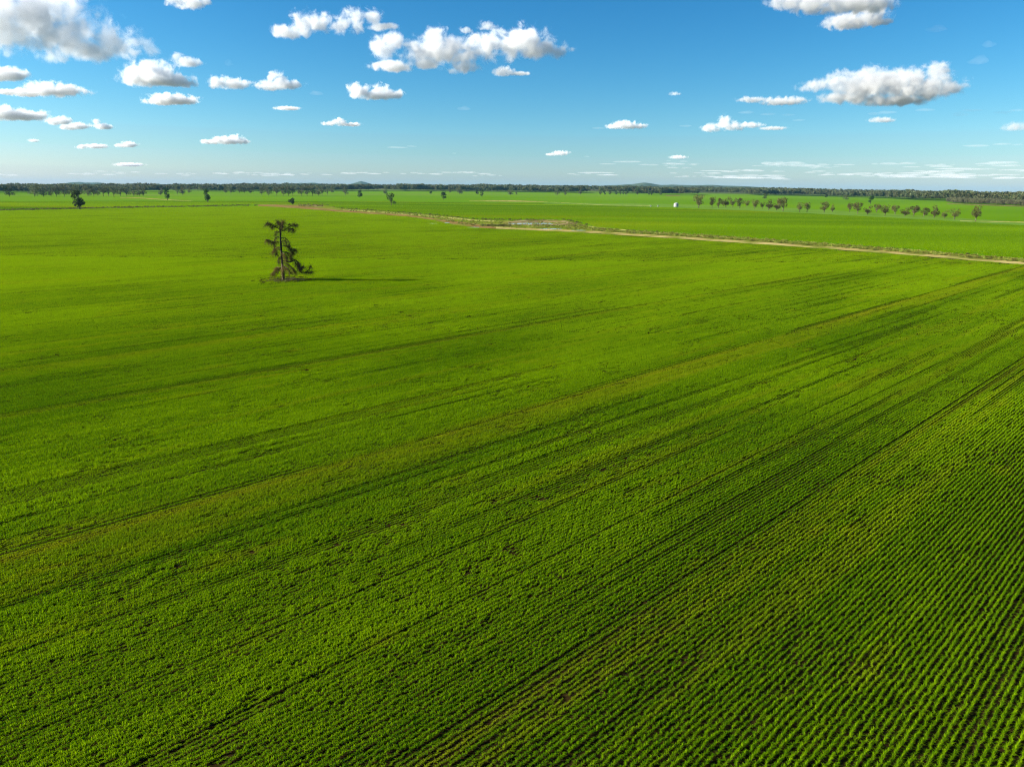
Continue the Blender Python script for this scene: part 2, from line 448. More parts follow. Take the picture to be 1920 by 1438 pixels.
blob('puddle', oval(1032, 429.6, 20, .6, seed=4), m_water, 0.13, **tagk)
blob('puddle', oval(1085, 432.6, 14, .5, seed=5), m_water, 0.13, **tagk)
blob('dam_water', oval(995, 419.8, 40, 1.7, seed=6), m_water, 0.16, **tagk)
def dam_bank():
    """a ring of heaped clay round the dam, highest at the back"""
    n = 72; prof = [(-9, 0.0), (-5, .5), (-2, 1.0), (0, 1.1), (2, .8), (5, .05)]
    v = []; rr = np.random.default_rng(5)
    for k in range(n):
        a = 2 * math.pi * k / n
        c = (1012 + 58 * math.cos(a), 419.2 - 3.2 * math.sin(a))
        p = gp(*c); ctr = gp(1012, 419.2)
        out = Vector((p.x - ctr.x, p.y - ctr.y, 0)).normalized()
        hgt = 0.12 + 1.3 * max(0, math.sin(a)) + (.3 if math.cos(a) > .5 else 0)
        hgt *= .85 + .3 * rr.random()
        for off, z in prof:
            q = p - out * off * (1.0 + .35 * rr.random()) * -1
            v.append((q.x, q.y, 0.02 + z * hgt))
    m = len(prof)
    f = [(k * m + i, k * m + i + 1, ((k+1) % n) * m + i + 1, ((k+1) % n) * m + i) for k in range(n) for i in range(m - 1)]
    me = mesh_np('dam_bank', v, f, m_bank, True)
    o = obj('dam_bank', me); tag(o, kind='structure')
dam_bank()

# ------------------------------------------------------------------ hills
m_hill = noise_mat('forested_hill', (0.035, 0.055, 0.025), (0.08, 0.095, 0.045), 0.004)
def hill(name, prof, D, depth, label):
    """prof: (photo x, ridge y)"""
    xs = np.linspace(prof[0][0], prof[-1][0], 90); ys = np.interp(xs, [p[0] for p in prof], [p[1] for p in prof])
    k = np.hanning(7); k /= k.sum(); ys = np.convolve(np.pad(ys, 3, 'edge'), k, 'valid')
    ys += (fbm(np.stack([xs * .12, xs * 0], -1), 4, int(D)) - .5) * 1.2 * np.sin(np.linspace(0, math.pi, len(xs)))
    v = []
    nn = 24
    for i in range(len(xs)):
        d = pdir(xs[i], ys[i]); hl = math.hypot(d.x, d.y)
        ux, uy = d.x / hl, d.y / hl
        top = H + D * d.z / hl
        base = float(terrain(ux * D, uy * D)) - 5
        for j in range(nn):
            s = j / (nn - 1) * 2 - 1
            r = D + s * depth
            w = (0.5 + 0.5 * math.cos(math.pi * s)) ** 0.9
            nz = float(fbm(np.array([[ux * D / 500, (uy * D + s * depth) / 500, 0.]]), 4, 3)[0]) - .5
            v.append((ux * r, uy * r, base + max(top - base, 0) * w * (1 + .35 * nz * (1 - w)) ))
    f = [(i * nn + j, (i+1) * nn + j, (i+1) * nn + j + 1, i * nn + j + 1) for i in range(len(xs) - 1) for j in range(nn - 1)]
    o = obj(name, mesh_np(name, v, f, m_hill, True)); tag(o, label=label, kind='structure')
hill('hill', [(80, 349), (100, 346.5), (118, 345), (132, 342.5), (147, 341.3), (160, 342.8), (172, 343.0), (185, 342.6), (197, 345), (212, 348.5)], 17000, 2500, 'blue hill with two humps above the far trees')
hill('hill', [(525, 351), (545, 346), (560, 343.5), (575, 343.8), (588, 342.9), (600, 345), (625, 351)], 15000, 1500, 'low dark hill with a flat top on the skyline')
hill('hill', [(640, 352), (655, 346), (667, 342.5), (677, 339.8), (688, 343), (700, 346.5), (715, 352)], 16000, 1500, 'small pointed blue hill on the skyline')
hill('hill', [(1090, 352), (1130, 348.5), (1160, 347), (1190, 345.5), (1203, 343), (1212, 342.4), (1222, 344.5), (1235, 347.2), (1260, 346.8), (1290, 347.8), (1330, 347.2),
              (1370, 348.8), (1400, 349.6), (1440, 352.5), (1480, 356.5), (1520, 361)], 13000, 2500, 'long low blue ridge with one raised knob')
hill('hill', [(-400, 352), (0, 347.6), (60, 348.6), (230, 348.8), (300, 347.3), (450, 346.8), (520, 346.4), (700, 347), (850, 348), (1000, 348.8), (1100, 349.5), (1250, 352), (1480, 357.6), (1640, 360.5), (1700, 361.8), (1920, 366), (2300, 372)],
     9500, 1600, 'very low forested rise along the whole skyline')

# ------------------------------------------------------------------ templates kept out of the scene's own collection
def lib(name):
    return bpy.data.collections.new(name)

def set_attr(me, name, vals, domain='FACE'):
    a = me.attributes.new(name, 'FLOAT', domain); a.data.foreach_set('value', np.asarray(vals, np.float32))

def gn_scatter(name, pts, idx, rot, scl, coll, attrs, mat_slots=()):
    """one object that instances the members of coll on given points"""
    me = bpy.data.meshes.new(name); pts = np.asarray(pts, np.float32)
    me.vertices.add(len(pts)); me.vertices.foreach_set('co', pts.ravel())
    def A(n_, typ, vals, key='value'):
        a = me.attributes.new(n_, typ, 'POINT'); a.data.foreach_set(key, np.asarray(vals).ravel())
    A('idx', 'INT', np.asarray(idx, np.int32))
    A('rot', 'FLOAT_VECTOR', np.stack([idx * 0., idx * 0., rot], -1).astype(np.float32), 'vector')
    A('scl', 'FLOAT_VECTOR', np.asarray(scl, np.float32), 'vector')
    for k, v in attrs.items(): A(k, 'FLOAT', np.asarray(v, np.float32))
    o = obj(name, me)
    g = bpy.data.node_groups.new(name, 'GeometryNodeTree')
    g.interface.new_socket('Geometry', in_out='INPUT', socket_type='NodeSocketGeometry')
    g.interface.new_socket('Geometry', in_out='OUTPUT', socket_type='NodeSocketGeometry')
    gi, go = g.nodes.new('NodeGroupInput'), g.nodes.new('NodeGroupOutput')
    ip = g.nodes.new('GeometryNodeInstanceOnPoints'); ci = g.nodes.new('GeometryNodeCollectionInfo')
    ci.inputs['Collection'].default_value = coll; ci.inputs['Separate Children'].default_value = True; ci.inputs['Reset Children'].default_value = True
    ip.inputs['Pick Instance'].default_value = True
    def NA(nm, typ):
        q = g.nodes.new('GeometryNodeInputNamedAttribute'); q.data_type = typ; q.inputs['Name'].default_value = nm
        return [s for s in q.outputs if s.enabled][0]
    L = g.links.new
    L(gi.outputs[0], ip.inputs['Points']); L(ci.outputs[0], ip.inputs['Instance'])
    L(NA('idx', 'INT'), ip.inputs['Instance Index'])
    L(NA('rot', 'FLOAT_VECTOR'), ip.inputs['Rotation']); L(NA('scl', 'FLOAT_VECTOR'), ip.inputs['Scale'])
    L(ip.outputs[0], go.inputs[0])
    md = o.modifiers.new('scatter', 'NODES'); md.node_group = g
    return o

# ------------------------------------------------------------------ the crop
def blades(n, length, halfw, hgt, wid, r, y0=0.0, spread=0.09, plant=0.075):
    """leaf blades in tufts, one tuft per plant, along a drill row that runs along +Y; returns verts, faces, shade per face"""
    k = max(1, int(round(length / plant)))
    py = y0 + (np.arange(k) + .5 + r.uniform(-.4, .4, k)) * length / k
    px = r.normal(0, halfw, k); ph = r.uniform(.82, 1.14, k); pshade = r.uniform(0, 1, k)
    w_ = r.integers(0, k, n)
    by = py[w_] + r.normal(0, .014, n); bx = px[w_] + r.normal(0, .014, n)
    an = r.uniform(0, 2 * math.pi, n); lean = np.abs(r.normal(0, 1, n)) * spread + 0.02
    hh = hgt * ph[w_] * r.uniform(0.45, 1.08, n); w = wid * r.uniform(.6, 1.35, n)
    dx, dy = np.cos(an), np.sin(an); wa = an + r.uniform(1.0, 2.1, n)
    wx, wy = np.cos(wa) * w, np.sin(wa) * w
    base = np.stack([bx, by, r.uniform(0, .35, n) * hh], -1)
    mid = base + np.stack([dx * lean * .45, dy * lean * .45, hh * .6], -1)
    tip = base + np.stack([dx * lean * 1.5, dy * lean * 1.5, hh * r.uniform(.5, .95, n)], -1)
    wv = np.stack([wx, wy, w * 0], -1)
    V = np.stack([base - wv * .5, base + wv * .5, mid + wv, mid - wv, tip], 1)
    i = np.arange(n) * 5
    F3 = np.concatenate([np.stack([i, i+1, i+2], -1), np.stack([i, i+2, i+3], -1), np.stack([i+3, i+2, i+4], -1)])
    sh = np.tile(np.clip(.75 * r.uniform(0, 1, n) + .25 * pshade[w_], 0, 1), 3)
    return V.reshape(-1, 3), F3, sh

def crop_tile(nm, rows, length, per_m, wid, seed, coll, thin=0.0, hgt=0.285, seg=0.45):
    r = np.random.default_rng(seed); V = []; Fc = []; S = []; off = 0
    for k in range(rows):
        x0 = (k - (rows - 1) / 2) * ROWS + (r.normal(0, .008)); rowh = 1.0 if rows == 1 else float(np.clip(r.normal(1, .13), .5, 1.25))
        ns = max(1, int(round(length / seg)))
        for q in range(ns):
            L = length / ns; dens = per_m * L * r.uniform(.75, 1.2)
            h = hgt * r.uniform(.8, 1.15) * rowh
            if r.random() < thin: dens *= .3; h *= .7
            n = max(3, int(dens))
            v, f, s = blades(n, L, 0.022, h, wid, r, q * L - length / 2, spread=.060, plant=max(.075, .9 / per_m * 8))
            v[:, 0] += x0 + .012 * r.normal()
            V.append(v); Fc.append(f + off); S.append(s); off += len(v)
    me = mesh_np(nm, np.concatenate(V), np.concatenate(Fc), m_crop)
    set_attr(me, 'blade', np.concatenate(S))
    o = bpy.data.objects.new(nm, me); coll.objects.link(o)

TREE_PX = (532, 525)
TP = gp(*TREE_PX)

def srow(px, py):
    p = gp(px, py); return p.x * RN[0] + p.y * RN[1]
S_TRAM = srow(1437, 984)          # dark bare wheel track across the lower right
S_MID = srow(780, 835)            # yellowish strip through the middle
S_UP = srow(480, 700)
S_UP2 = srow(300, 655)
S_R2 = srow(1560, 955)

def field_maps(x, y):
    """(height factor, tone, dryness, keep) of the crop at world points of the near paddock"""
    P = np.stack([x, y], -1); u = P @ RD; s = P @ RN
    us = np.stack([u * 0.012, s * 0.16], -1)
    band = fbm(us, 3, 3)                                    # long streaks along the rows
    patch = fbm(np.stack([u * .03, s * .06], -1), 3, 11)
    fine = vnoise(np.stack([u * 1.1, s * 1.6], -1), 5)
    mid = vnoise(np.stack([u * .35, s * .8], -1), 23)
    rown = vnoise(np.stack([u * .02, np.round(s / ROWS) * 7.3], -1), 31)
    hgt = 0.72 + .42 * band + .22 * (patch - .5) + .20 * (fine - .5) + .13 * (mid - .5) + .12 * (rown - .5)
    tone = .58 + .9 * (patch - .5) + .5 * (band - .5) + .35 * (fine - .5)
    dry = np.clip(1.8 * (fbm(np.stack([u * .02, s * .5], -1) + 40, 3, 8) - .62), 0, .22) + np.clip(1.6 * (fbm(np.stack([u * .16, s * .4], -1), 3, 51) - .70), 0, .25)
    strk = fbm(np.stack([u * .018, s * .85], -1), 2, 33)
    wob = (fbm(np.stack([u * .01, u * 0], -1), 2, 77) - .5) * .6
    tone = tone + .40 * (rown - .5) - .15 * smooth(.6, .75, strk)
    tone = tone - .30 + .56 * smooth(45, 260, y) + .12 * smooth(20, -150, x)  # darker tone nearby paints in the shade between rows; lighter toward the left
    def near(s0, w): return np.exp(-((s - s0 + wob) / w) ** 2)
    brk = fbm(np.stack([u * .025, s * .3], -1), 3, 91)
    g = near(S_MID - .9, .75) * np.clip(1.8 * brk, 0, 1)
    dry = dry + .62 * g + .34 * near(S_MID + .9, .9) * brk * 1.6 + .5 * near(S_TRAM + .75, .5) * brk * 1.6 + .4 * near(S_R2, .45) * brk * 1.6 + .25 * near(S_UP, .8) * brk * 1.8 + .25 * near(S_UP2, .8)
    dry = dry + .35 * near(S_MID + 3.0, 1.2) * np.clip(brk * 1.6 - .4, 0, 1)
    hgt = hgt * (1 - .5 * smooth(.62, .76, strk)) - .30 * g - .22 * near(S_TRAM + .75, .5) - .15 * near(S_UP, .8) - .10 * near(S_R2, .5)
    tone = tone - .32 * np.exp(-((s - S_MID - 0 + 0 * s) - 5.5) ** 2 / 12.0)
    keep = np.ones(len(x), bool)
    low = (np.abs(s - S_TRAM) < .17) & (brk > .10)
    low |= (np.abs(s - S_R2 + .32) < .16) & (brk > .40)
    low |= ((np.abs(s - S_MID + 1.75) < .16) & (brk > .30)) | ((np.abs(s - S_MID + 2.4) < .16) & (brk > .38))
    low |= (np.abs(s - S_UP + 1.0) < .17) & (brk > .58)
    hgt = np.where(low, hgt * .30, hgt)
    soft = np.zeros(len(x), bool)
    for s0, th in ((S_TRAM - 7.8, .70), (S_MID + 8, .62), (S_MID - 7.2, .6), (S_UP - 9, .55), (S_UP - 16, .55), (S_UP - 25, .5), (S_UP - 37, .5), (S_UP - 52, .5), (S_MID - 13, .6), (S_TRAM + 9, .6), (S_TRAM + 16, .62)):
        soft |= (np.abs(s - s0) < .17) & (vnoise(np.stack([u * .02, s * 0 + s0], -1), 9) > th)
    hgt = np.where(soft, hgt * .55, hgt)
    # small misses in the stand
    miss = vnoise(np.stack([u * 2.0, s * 2.6], -1), 61) * .55 + vnoise(np.stack([u * .22, s * .4], -1), 63) * .45
    hgt = hgt * (1 - .55 * smooth(.62, .76, miss))
    keep &= miss < .9
    # the ring that the drill left round the dead tree, with arcs where it swung past
    rt = np.hypot(x - TP.x - .5, (y - TP.y) * 1.0)
    keep &= ~((rt < 7.2) & (rt > 6.3)) & ~(rt < 2.0)
    keep &= ~((np.abs(rt - 8.8) < .35) & (x < TP.x + 1)) & ~((np.abs(rt - 10.4) < .2) & (x < TP.x - 3))
    hgt = np.where(rt < 7.2, hgt * .5, hgt); dry = np.where(rt < 7.2, dry + .15, dry)
    # the turning rows by the road at the right and scattered dark streaks
    return np.clip(hgt, .28, 1.35), np.clip(tone, 0, 1), np.clip(dry, 0, 1), keep

def in_view(x, y, margin):
    px, py, Z = project(x, y, x * 0)
    m = margin * F / Z
    return (px > -m) & (px < 1920 + m) & (py < 1438 + m) & (py > 300)

def in_paddock(x, y, inset=0.0):
    a = np.arctan2(x, y); D = np.hypot(x, y)
    return (D < np.interp(a, PE_az, PE_D) - inset)

def row_grid(du, ds, D0, D1, margin):
    us, ss = np.meshgrid(np.arange(-D1 * 1.3, D1 * 1.3, du), np.arange(-D1 * 1.3, D1 * 1.3, ds), indexing='ij')
    us, ss = us.ravel(), ss.ravel()
    x = us * RD[0] + ss * RN[0]; y = us * RD[1] + ss * RN[1]
    k = (y > 0); x, y = x[k], y[k]
    return x, y, us[k], ss[k]

def scatter_rows(D0, D1, du, dr, margin, inset, jit):
    x, y, u, s = row_grid(du, dr * ROWS, D0, D1, margin)
    D = y                                               # bands by forward distance
    k = (D >= D0) & (D < D1) & in_view(x, y, margin) & in_paddock(x, y, inset)
    x, y = x[k], y[k]
    j = rng.uniform(-jit, jit, len(x))
    return x + RD[0] * j, y + RD[1] * j

NEAR_D, MID_D = 125.0, 260.0
ROT = -A_ROW                      # template rows run along +Y
def build_crop():
    parts = []
    # nearest: one instance per 0.45 m of a row
    c1 = lib('crop_near'); NV = 12
    for i in range(NV): crop_tile('crop_piece_%02d' % i, 1, 0.5, 210, 0.0088, 100 + i, c1)
    x, y = scatter_rows(15, NEAR_D, 0.45, 1, 6.0, .5, .05)
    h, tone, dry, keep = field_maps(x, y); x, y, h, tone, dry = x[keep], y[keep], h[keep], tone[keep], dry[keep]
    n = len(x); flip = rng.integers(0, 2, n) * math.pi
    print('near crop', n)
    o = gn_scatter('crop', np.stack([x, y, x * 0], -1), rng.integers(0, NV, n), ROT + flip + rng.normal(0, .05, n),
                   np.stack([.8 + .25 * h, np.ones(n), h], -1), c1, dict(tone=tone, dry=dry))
    tag(o, label='green young cereal crop in close drill rows, nearest part of the paddock', kind='stuff')
    # middle: one instance per 1.8 m of two rows
    c2 = lib('crop_middle')
    for i in range(NV): crop_tile('crop_strip_%02d' % i, 2, 1.35, 90, 0.015, 200 + i, c2, thin=.04)
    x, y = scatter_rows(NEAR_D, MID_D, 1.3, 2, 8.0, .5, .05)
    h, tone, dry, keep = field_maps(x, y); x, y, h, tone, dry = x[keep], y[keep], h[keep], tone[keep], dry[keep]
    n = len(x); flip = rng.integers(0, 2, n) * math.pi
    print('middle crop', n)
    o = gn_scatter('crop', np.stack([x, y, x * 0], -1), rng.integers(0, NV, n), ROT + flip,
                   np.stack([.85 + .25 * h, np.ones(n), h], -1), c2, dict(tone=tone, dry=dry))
    tag(o, label='green young cereal crop, middle part of the paddock around the dead tree', kind='stuff')
    # far part of the same paddock
    c3 = lib('crop_far'); FR = 4
    for i in range(8): crop_tile('crop_tile_%02d' % i, FR, 6.3, 26, 0.034, 300 + i, c3, thin=.06, seg=.8)
    x, y = scatter_rows(MID_D, 1300, 6.3, FR, 15.0, 2.5, .3)
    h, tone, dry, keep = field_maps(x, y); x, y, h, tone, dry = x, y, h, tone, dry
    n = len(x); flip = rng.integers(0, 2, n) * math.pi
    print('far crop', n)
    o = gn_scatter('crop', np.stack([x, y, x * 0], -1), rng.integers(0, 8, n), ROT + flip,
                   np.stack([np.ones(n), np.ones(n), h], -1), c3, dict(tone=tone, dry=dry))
    tag(o, label='bright green crop in the far part of the paddock up to the dirt road', kind='stuff')
    # crop of the paddock beyond the road, rows the same way
    us = np.arange(-2600, 2600, 12.0)
    U, S = np.meshgrid(us, us, indexing='ij'); U, S = U.ravel(), S.ravel()
    x = U; y = S
    a = np.arctan2(x, y); D = np.hypot(x, y)
    k = (y > 100) & (D < 1450) & (D > np.interp(a, VT_az, VT_D) + 10) & in_view(x, y, 20)
    px, py, _ = project(x, y, x * 0)
    lim = np.interp(px, [0, 280, 1020, 1250, 1500, 1700, 1920], [368, 372, 382.5, 389.5, 400, 410.5, 424])
    k &= py > lim
    x, y = x[k], y[k]
    c4 = lib('crop_distant')
    for i in range(4): crop_tile('crop_sheet_%02d' % i, 38, 12.0, 9, 0.075, 400 + i, c4, thin=.05, seg=1.6)
    P = np.stack([x, y], -1)
    tone = np.clip(.5 + 1.6 * (fbm(np.stack([x * .002, y * .012], -1), 3, 71) - .5), 0, 1)
    dry = np.clip(2.5 * (fbm(np.stack([x * .0025, y * .01], -1), 3, 73) - .60), 0, .4)
    h = .85 + .3 * fbm(P * .01, 2, 74)
    n = len(x); print('distant crop', n)
    o = gn_scatter('crop', np.stack([x, y, x * 0], -1), rng.integers(0, 4, n), rng.integers(0, 2, n) * math.pi + math.radians(90),
                   np.stack([np.ones(n), np.ones(n), h], -1), c4, dict(tone=tone, dry=dry))
    tag(o, label='green crop of the next paddock, beyond the dirt road', kind='stuff')
build_crop()

# ------------------------------------------------------------------ living trees
def leaf_cloud(centres, radii, n, size, r, droop=0.0):
    """leaf-sized quads through the volume of several clumps"""
    centres = np.array(centres); radii = np.array(radii)
    w = (radii[:, 0] * radii[:, 1] * radii[:, 2]) ** .67; pick = r.choice(len(centres), n, p=w / w.sum())
    d = r.normal(0, 1, (n, 3)); d /= np.linalg.norm(d, axis=1)[:, None]
    rad = r.uniform(.45, 1.0, n) ** .5
    c = centres[pick] + d * rad[:, None] * radii[pick]
    c[:, 2] -= droop * r.random(n)
    a = r.normal(0, 1, (n, 3)); a /= np.linalg.norm(a, axis=1)[:, None]
    b = np.cross(a, r.normal(0, 1, (n, 3))); b /= np.linalg.norm(b, axis=1)[:, None]
    s = size * r.uniform(.5, 1.3, n)[:, None]
    V = np.stack([c - a * s, c + b * s * .55, c + a * s, c - b * s * .55], 1).reshape(-1, 3)
    i = np.arange(n) * 4
    # light and dark follow the leaf, not its place
    sh = np.clip(r.uniform(0, 1, n) * .6 + r.uniform(0, 1, len(centres))[pick] * .4, 0, 1)
    return V, np.stack([i, i+1, i+2, i+3], -1), sh

def tree_meshes(nm, kind, seed, mat, nleaf, leaf):
    """crown and trunk of a tree 1 unit high; kind decides the outline"""
    r = np.random.default_rng(seed)
    mb = MB(); cs, rs = [], []
    if kind == 'gum':        # clear bole, forked limbs, crown of separate clumps
        fork = r.uniform(.12, .2)
        mb.tube([(0, 0, -.01), (r.uniform(-.02, .02), 0, fork * .5), (r.uniform(-.03, .03), r.uniform(-.03, .03), fork)], [.028, .022, .018], 6)
        n = int(r.integers(12, 16)); top = Vector((0, 0, fork))
        for i in range(n):
            an = 2 * math.pi * i / n + r.uniform(-.4, .4); rr = r.uniform(.10, .30) if i else .02
            z = r.uniform(.20, .82) if i else .86
            c = Vector((math.cos(an) * rr, math.sin(an) * rr, z))
            mid = top.lerp(c, .5) + Vector((r.uniform(-.02, .02), r.uniform(-.02, .02), -.03))
            mb.tube([top, mid, c], [.013, .009, .004], 4)
            q = r.uniform(.11, .17); cs.append(tuple(c)); rs.append((q, q, q * r.uniform(.75, 1.0)))
    elif kind == 'oval':     # dense dark evergreen, leafy nearly to the ground
        mb.tube([(0, 0, -.01), (0, 0, .35), (0, 0, .7)], [.035, .025, .012], 6)
        for i in range(14):
            z = r.uniform(.24, .88); w = .27 * math.sin(math.pi * min(1, (z - .05) / .95)) ** .6
            an = r.uniform(0, 2 * math.pi)
            c = (math.cos(an) * w * .6, math.sin(an) * w * .6, z)
            mb.tube([(0, 0, z * .6), tuple(Vector(c) * .7 + Vector((0, 0, z * .26))), c], [.012, .008, .004], 4)
            q = r.uniform(.10, .15); cs.append(c); rs.append((q, q, q))
    elif kind == 'round':    # short bole, broad uneven head
        fork = r.uniform(.14, .2)
        mb.tube([(0, 0, -.01), (r.uniform(-.02, .02), 0, fork), (0, 0, .5)], [.035, .028, .015], 6)
        n = int(r.integers(9, 13))
        for i in range(n):
            an = r.uniform(0, 2 * math.pi); z = r.uniform(.28, .84); rr = r.uniform(.08, .33) * (1.15 - abs(z - .6))
            c = Vector((math.cos(an) * rr, math.sin(an) * rr, z)); top = Vector((0, 0, fork))
            mb.tube([top, top.lerp(c, .5) + Vector((0, 0, -.02)), c], [.016, .01, .004], 4)
            q = r.uniform(.13, .20); cs.append(tuple(c)); rs.append((q, q, q * .85))
    else:                    # bush
        mb.tube([(0, 0, -.02), (0.03, 0, .3)], [.05, .03], 5); mb.tube([(0, 0, -.02), (-.2, .1, .4)], [.04, .02], 5)
        for i in range(10):
            an = r.uniform(0, 2 * math.pi); rr = r.uniform(0, .42); z = r.uniform(.3, .78 - rr * .5)
            cs.append((math.cos(an) * rr, math.sin(an) * rr, z)); q = r.uniform(.2, .27); rs.append((q, q, q))
    V, Fc, sh = leaf_cloud(cs, rs, nleaf, leaf, r)
    zmax = np.percentile(V[:, 2], 99.5)
    V[:, 2] = np.maximum(V[:, 2], 0.02)
    V /= zmax
    crown = mesh_np(nm + '_crown', V, Fc, mat); set_attr(crown, 'blade', sh)
    tr = mb.mesh(nm + '_trunk', m_trunk)
    for v in tr.vertices: v.co /= zmax
    return crown, tr, float(np.ptp(V[:, 0]))

T = {}
for kd, mt, nl, lf in (('gum', m_leaf_gum, 950, .030), ('oval', m_leaf_dark, 1300, .034), ('round', m_leaf_row, 1000, .034), ('bush', m_leaf_dark, 900, .06)):
    T[kd] = [tree_meshes(kd, kd, 40 + i * 7 + len(kd), mt, nl, lf) for i in range(5 if kd != 'bush' else 1)]
T['dark_gum'] = [tree_meshes('dark_gum', 'gum', 90 + i, m_leaf_dark, 950, .032) for i in range(3)]

def tree(kind, px, base, top, wpx, label, group, name='tree', cat='tree', var=None):
    p = gp(px, base); m = mpp(p)
    hh = (base - top) * m / math.cos(PITCH) * 1.0
    vs = T[kind]; cr, tr, w0 = vs[(int(px) * 7) % len(vs) if var is None else var]
    sx = wpx * m / (w0)
    e = empty(name, p); tag(e, label, cat, group)
    rz = (px * 1.7) % 6.28
    for nm, me in (('crown', cr), ('trunk', tr)):
        o = obj(nm, me, e); o.scale = (sx, sx, hh); o.rotation_euler = (0, 0, rz)
        if nm == 'trunk': o.scale = (min(sx, hh), min(sx, hh), hh)
    return e

ORD = 'first second third fourth fifth sixth seventh eighth ninth tenth eleventh twelfth thirteenth fourteenth fifteenth sixteenth seventeenth eighteenth nineteenth twentieth'.split()
ROW_T = [(1310, 390, 367, 18), (1335, 389, 371, 11), (1347, 390, 373, 12), (1361, 389, 371, 16), (1374, 389.5, 373, 12), (1387, 390.5, 373, 13), (1400, 388, 377, 11), (1415, 392, 376, 13),
         (1429, 392, 380, 9), (1441, 394, 376, 15), (1456, 395, 379, 16), (1468, 396, 372, 18), (1499, 398, 381, 13), (1513, 398, 381, 12), (1545, 399, 380, 14), (1561, 398, 384, 9), (1593, 398, 382, 10),
         (1608, 401, 381, 16), (1626, 403, 387, 14), (1643, 398.5, 384, 13), (1659, 405, 386, 18), (1678, 402, 386, 14), (1696, 406, 390, 19), (1713, 405, 387, 17), (1732, 407, 391, 16), (1751, 409, 387, 16),
         (1771, 410, 395, 11), (1789, 412, 393, 18), (1829, 415, 388, 20)]
SHAPE = {1310: 'tall full-headed', 1335: 'narrow', 1347: 'small leaning', 1361: 'broad-headed', 1374: 'thin-crowned', 1387: 'rounded', 1400: 'very small low', 1415: 'upright', 1429: 'slight leaning',
         1441: 'flat-topped', 1456: 'low spreading', 1468: 'tall spreading'}
for k, (x, b, t, w) in enumerate(ROW_T):
    if x == 1310: lab = 'tall full olive tree standing alone to the right of the white tank'
    elif x < 1480: lab = '%s olive tree, %s in the unbroken clump right of the lone tree' % (SHAPE[x], ORD[k - 1])
    elif x == 1829: lab = 'large leaning olive tree with pale trunk, alone at the right end of the row'
    elif x in (1499, 1513): lab = '%s of a pair of small olive trees just right of the unbroken clump' % ('left one' if x == 1499 else 'right one')
    elif x == 1545: lab = 'rounded olive tree next to a much smaller one, mid row'
    elif x == 1561: lab = 'small narrow olive tree beside a rounded one, mid row'
    else: lab = '%s olive tree, %s from the right end of the long tree row' % ('small' if w < 13 else 'broad' if w > 16 else 'medium', ORD[len(ROW_T) - 1 - k])
    tree('round', x, b, t, w * 1.15, lab, 'olive trees in the long row across the far paddock')

LONE = [('oval', 150, 393, 360, 23, 'big dark round-headed tree standing alone in front of the left tree belt'),
        ('oval', 314, 375.5, 354, 11, 'narrow dark tree standing forward right of the left tree belt'),
        ('oval', 390, 380, 357, 12, 'narrow dark tree alone in the green paddock by the pale track'),
        ('dark_gum', 18, 369, 350, 19, 'dark spreading tree by itself at the far left edge of the paddock'),
        ('oval', 675, 371.5, 358, 9, 'small oval dark tree below the pointed blue hill'),
        ('dark_gum', 734, 385.5, 364, 19, 'dark ragged tree alone in the paddock above the dirt road'),
        ('oval', 832, 375, 361, 12, 'small square-headed dark tree alone right of the ragged tree'),
        ('oval', 808, 364.5, 359, 6, 'tiny dark round tree in front of the distant woods'),
        ('dark_gum', 904, 370, 357, 9, 'small leaning dark tree in the paddock above the dam'),
        ('oval', 895, 365, 357.5, 6, 'tiny dark tree just behind the small leaning one'),
        ('dark_gum', 1434, 374, 362, 9, 'small dark leaning tree behind the olive clump'),
        ('oval', 1549, 371, 364.5, 7, 'tiny dark tree with a long shadow in the far paddock'),
        ('gum', 1586, 376.5, 366.5, 13, 'grey-green spreading tree in the far paddock behind the row'),
        ('oval', 1632, 382.5, 368, 11, 'dark square-headed tree in the far paddock behind the row')]
for a in LONE: tree(a[0], *a[1:5], a[5], 'lone trees in the green paddocks')
tree('bush', 549, 383.8, 372.5, 14, 'low round dark bush beside the bare red clay', None, name='bush', cat='bush')

# belt at the left
BELT = [(65, 369, 349.5, 17), (82, 369, 347, 19), (96, 369, 356, 9), (106, 369, 352, 13), (121, 369, 351, 18), (140, 368, 351, 15), (148, 368, 348, 14), (165, 368.5, 351, 18), (176, 368, 354, 11), (184, 368.5, 358, 9), (194, 368, 351, 14),
        (204, 368, 350, 14), (214, 370, 351, 12), (226, 368, 353, 14), (238, 368, 353, 13), (250, 367.5, 353, 13), (262, 367.5, 352.5, 13), (270, 367.5, 352, 9)]
for k, (x, b, t, w) in enumerate(BELT):
    tree('gum', x, b, t, w * 1.2, '%s grey-green gum, %s from the left in the left tree belt' % ('small' if b - t < 13 else 'tall' if b - t > 18 else 'spreading' if w > 15 else 'medium', ORD[k]), 'gums in the tree belt at the left')
CL = [(302, 366.5, 352, 11, 'grey-green gum close behind the narrow dark forward tree'), (333, 365, 348, 10, 'left of two bare-legged gums left of the narrow dark tree'), (342, 365.5, 347.5, 12, 'right of two bare-legged gums left of the narrow dark tree'),
      (355, 363, 352, 8, 'small gum just right of the two bare-legged gums')]
for x, b, t, w, lab in CL: tree('gum', x, b, t, w, lab, 'gums between the two tree belts')
MIDB = [(423, 363, 351, 8), (433, 363.5, 348, 15), (449, 363, 352, 9), (458, 363, 350, 13), (470, 363, 352, 11), (491, 366, 352, 10), (503, 367, 349, 16), (519, 367, 351, 14), (531, 367.5, 350, 12), (541, 367.5, 349.5, 13), (549, 367.5, 351, 9),
        (566, 367.5, 349.5, 14), (576, 367.5, 351, 12), (586, 367.5, 349, 14), (597, 367, 350, 13), (604, 366.5, 352, 9), (614, 365.5, 352, 10), (622, 362, 351, 9)]
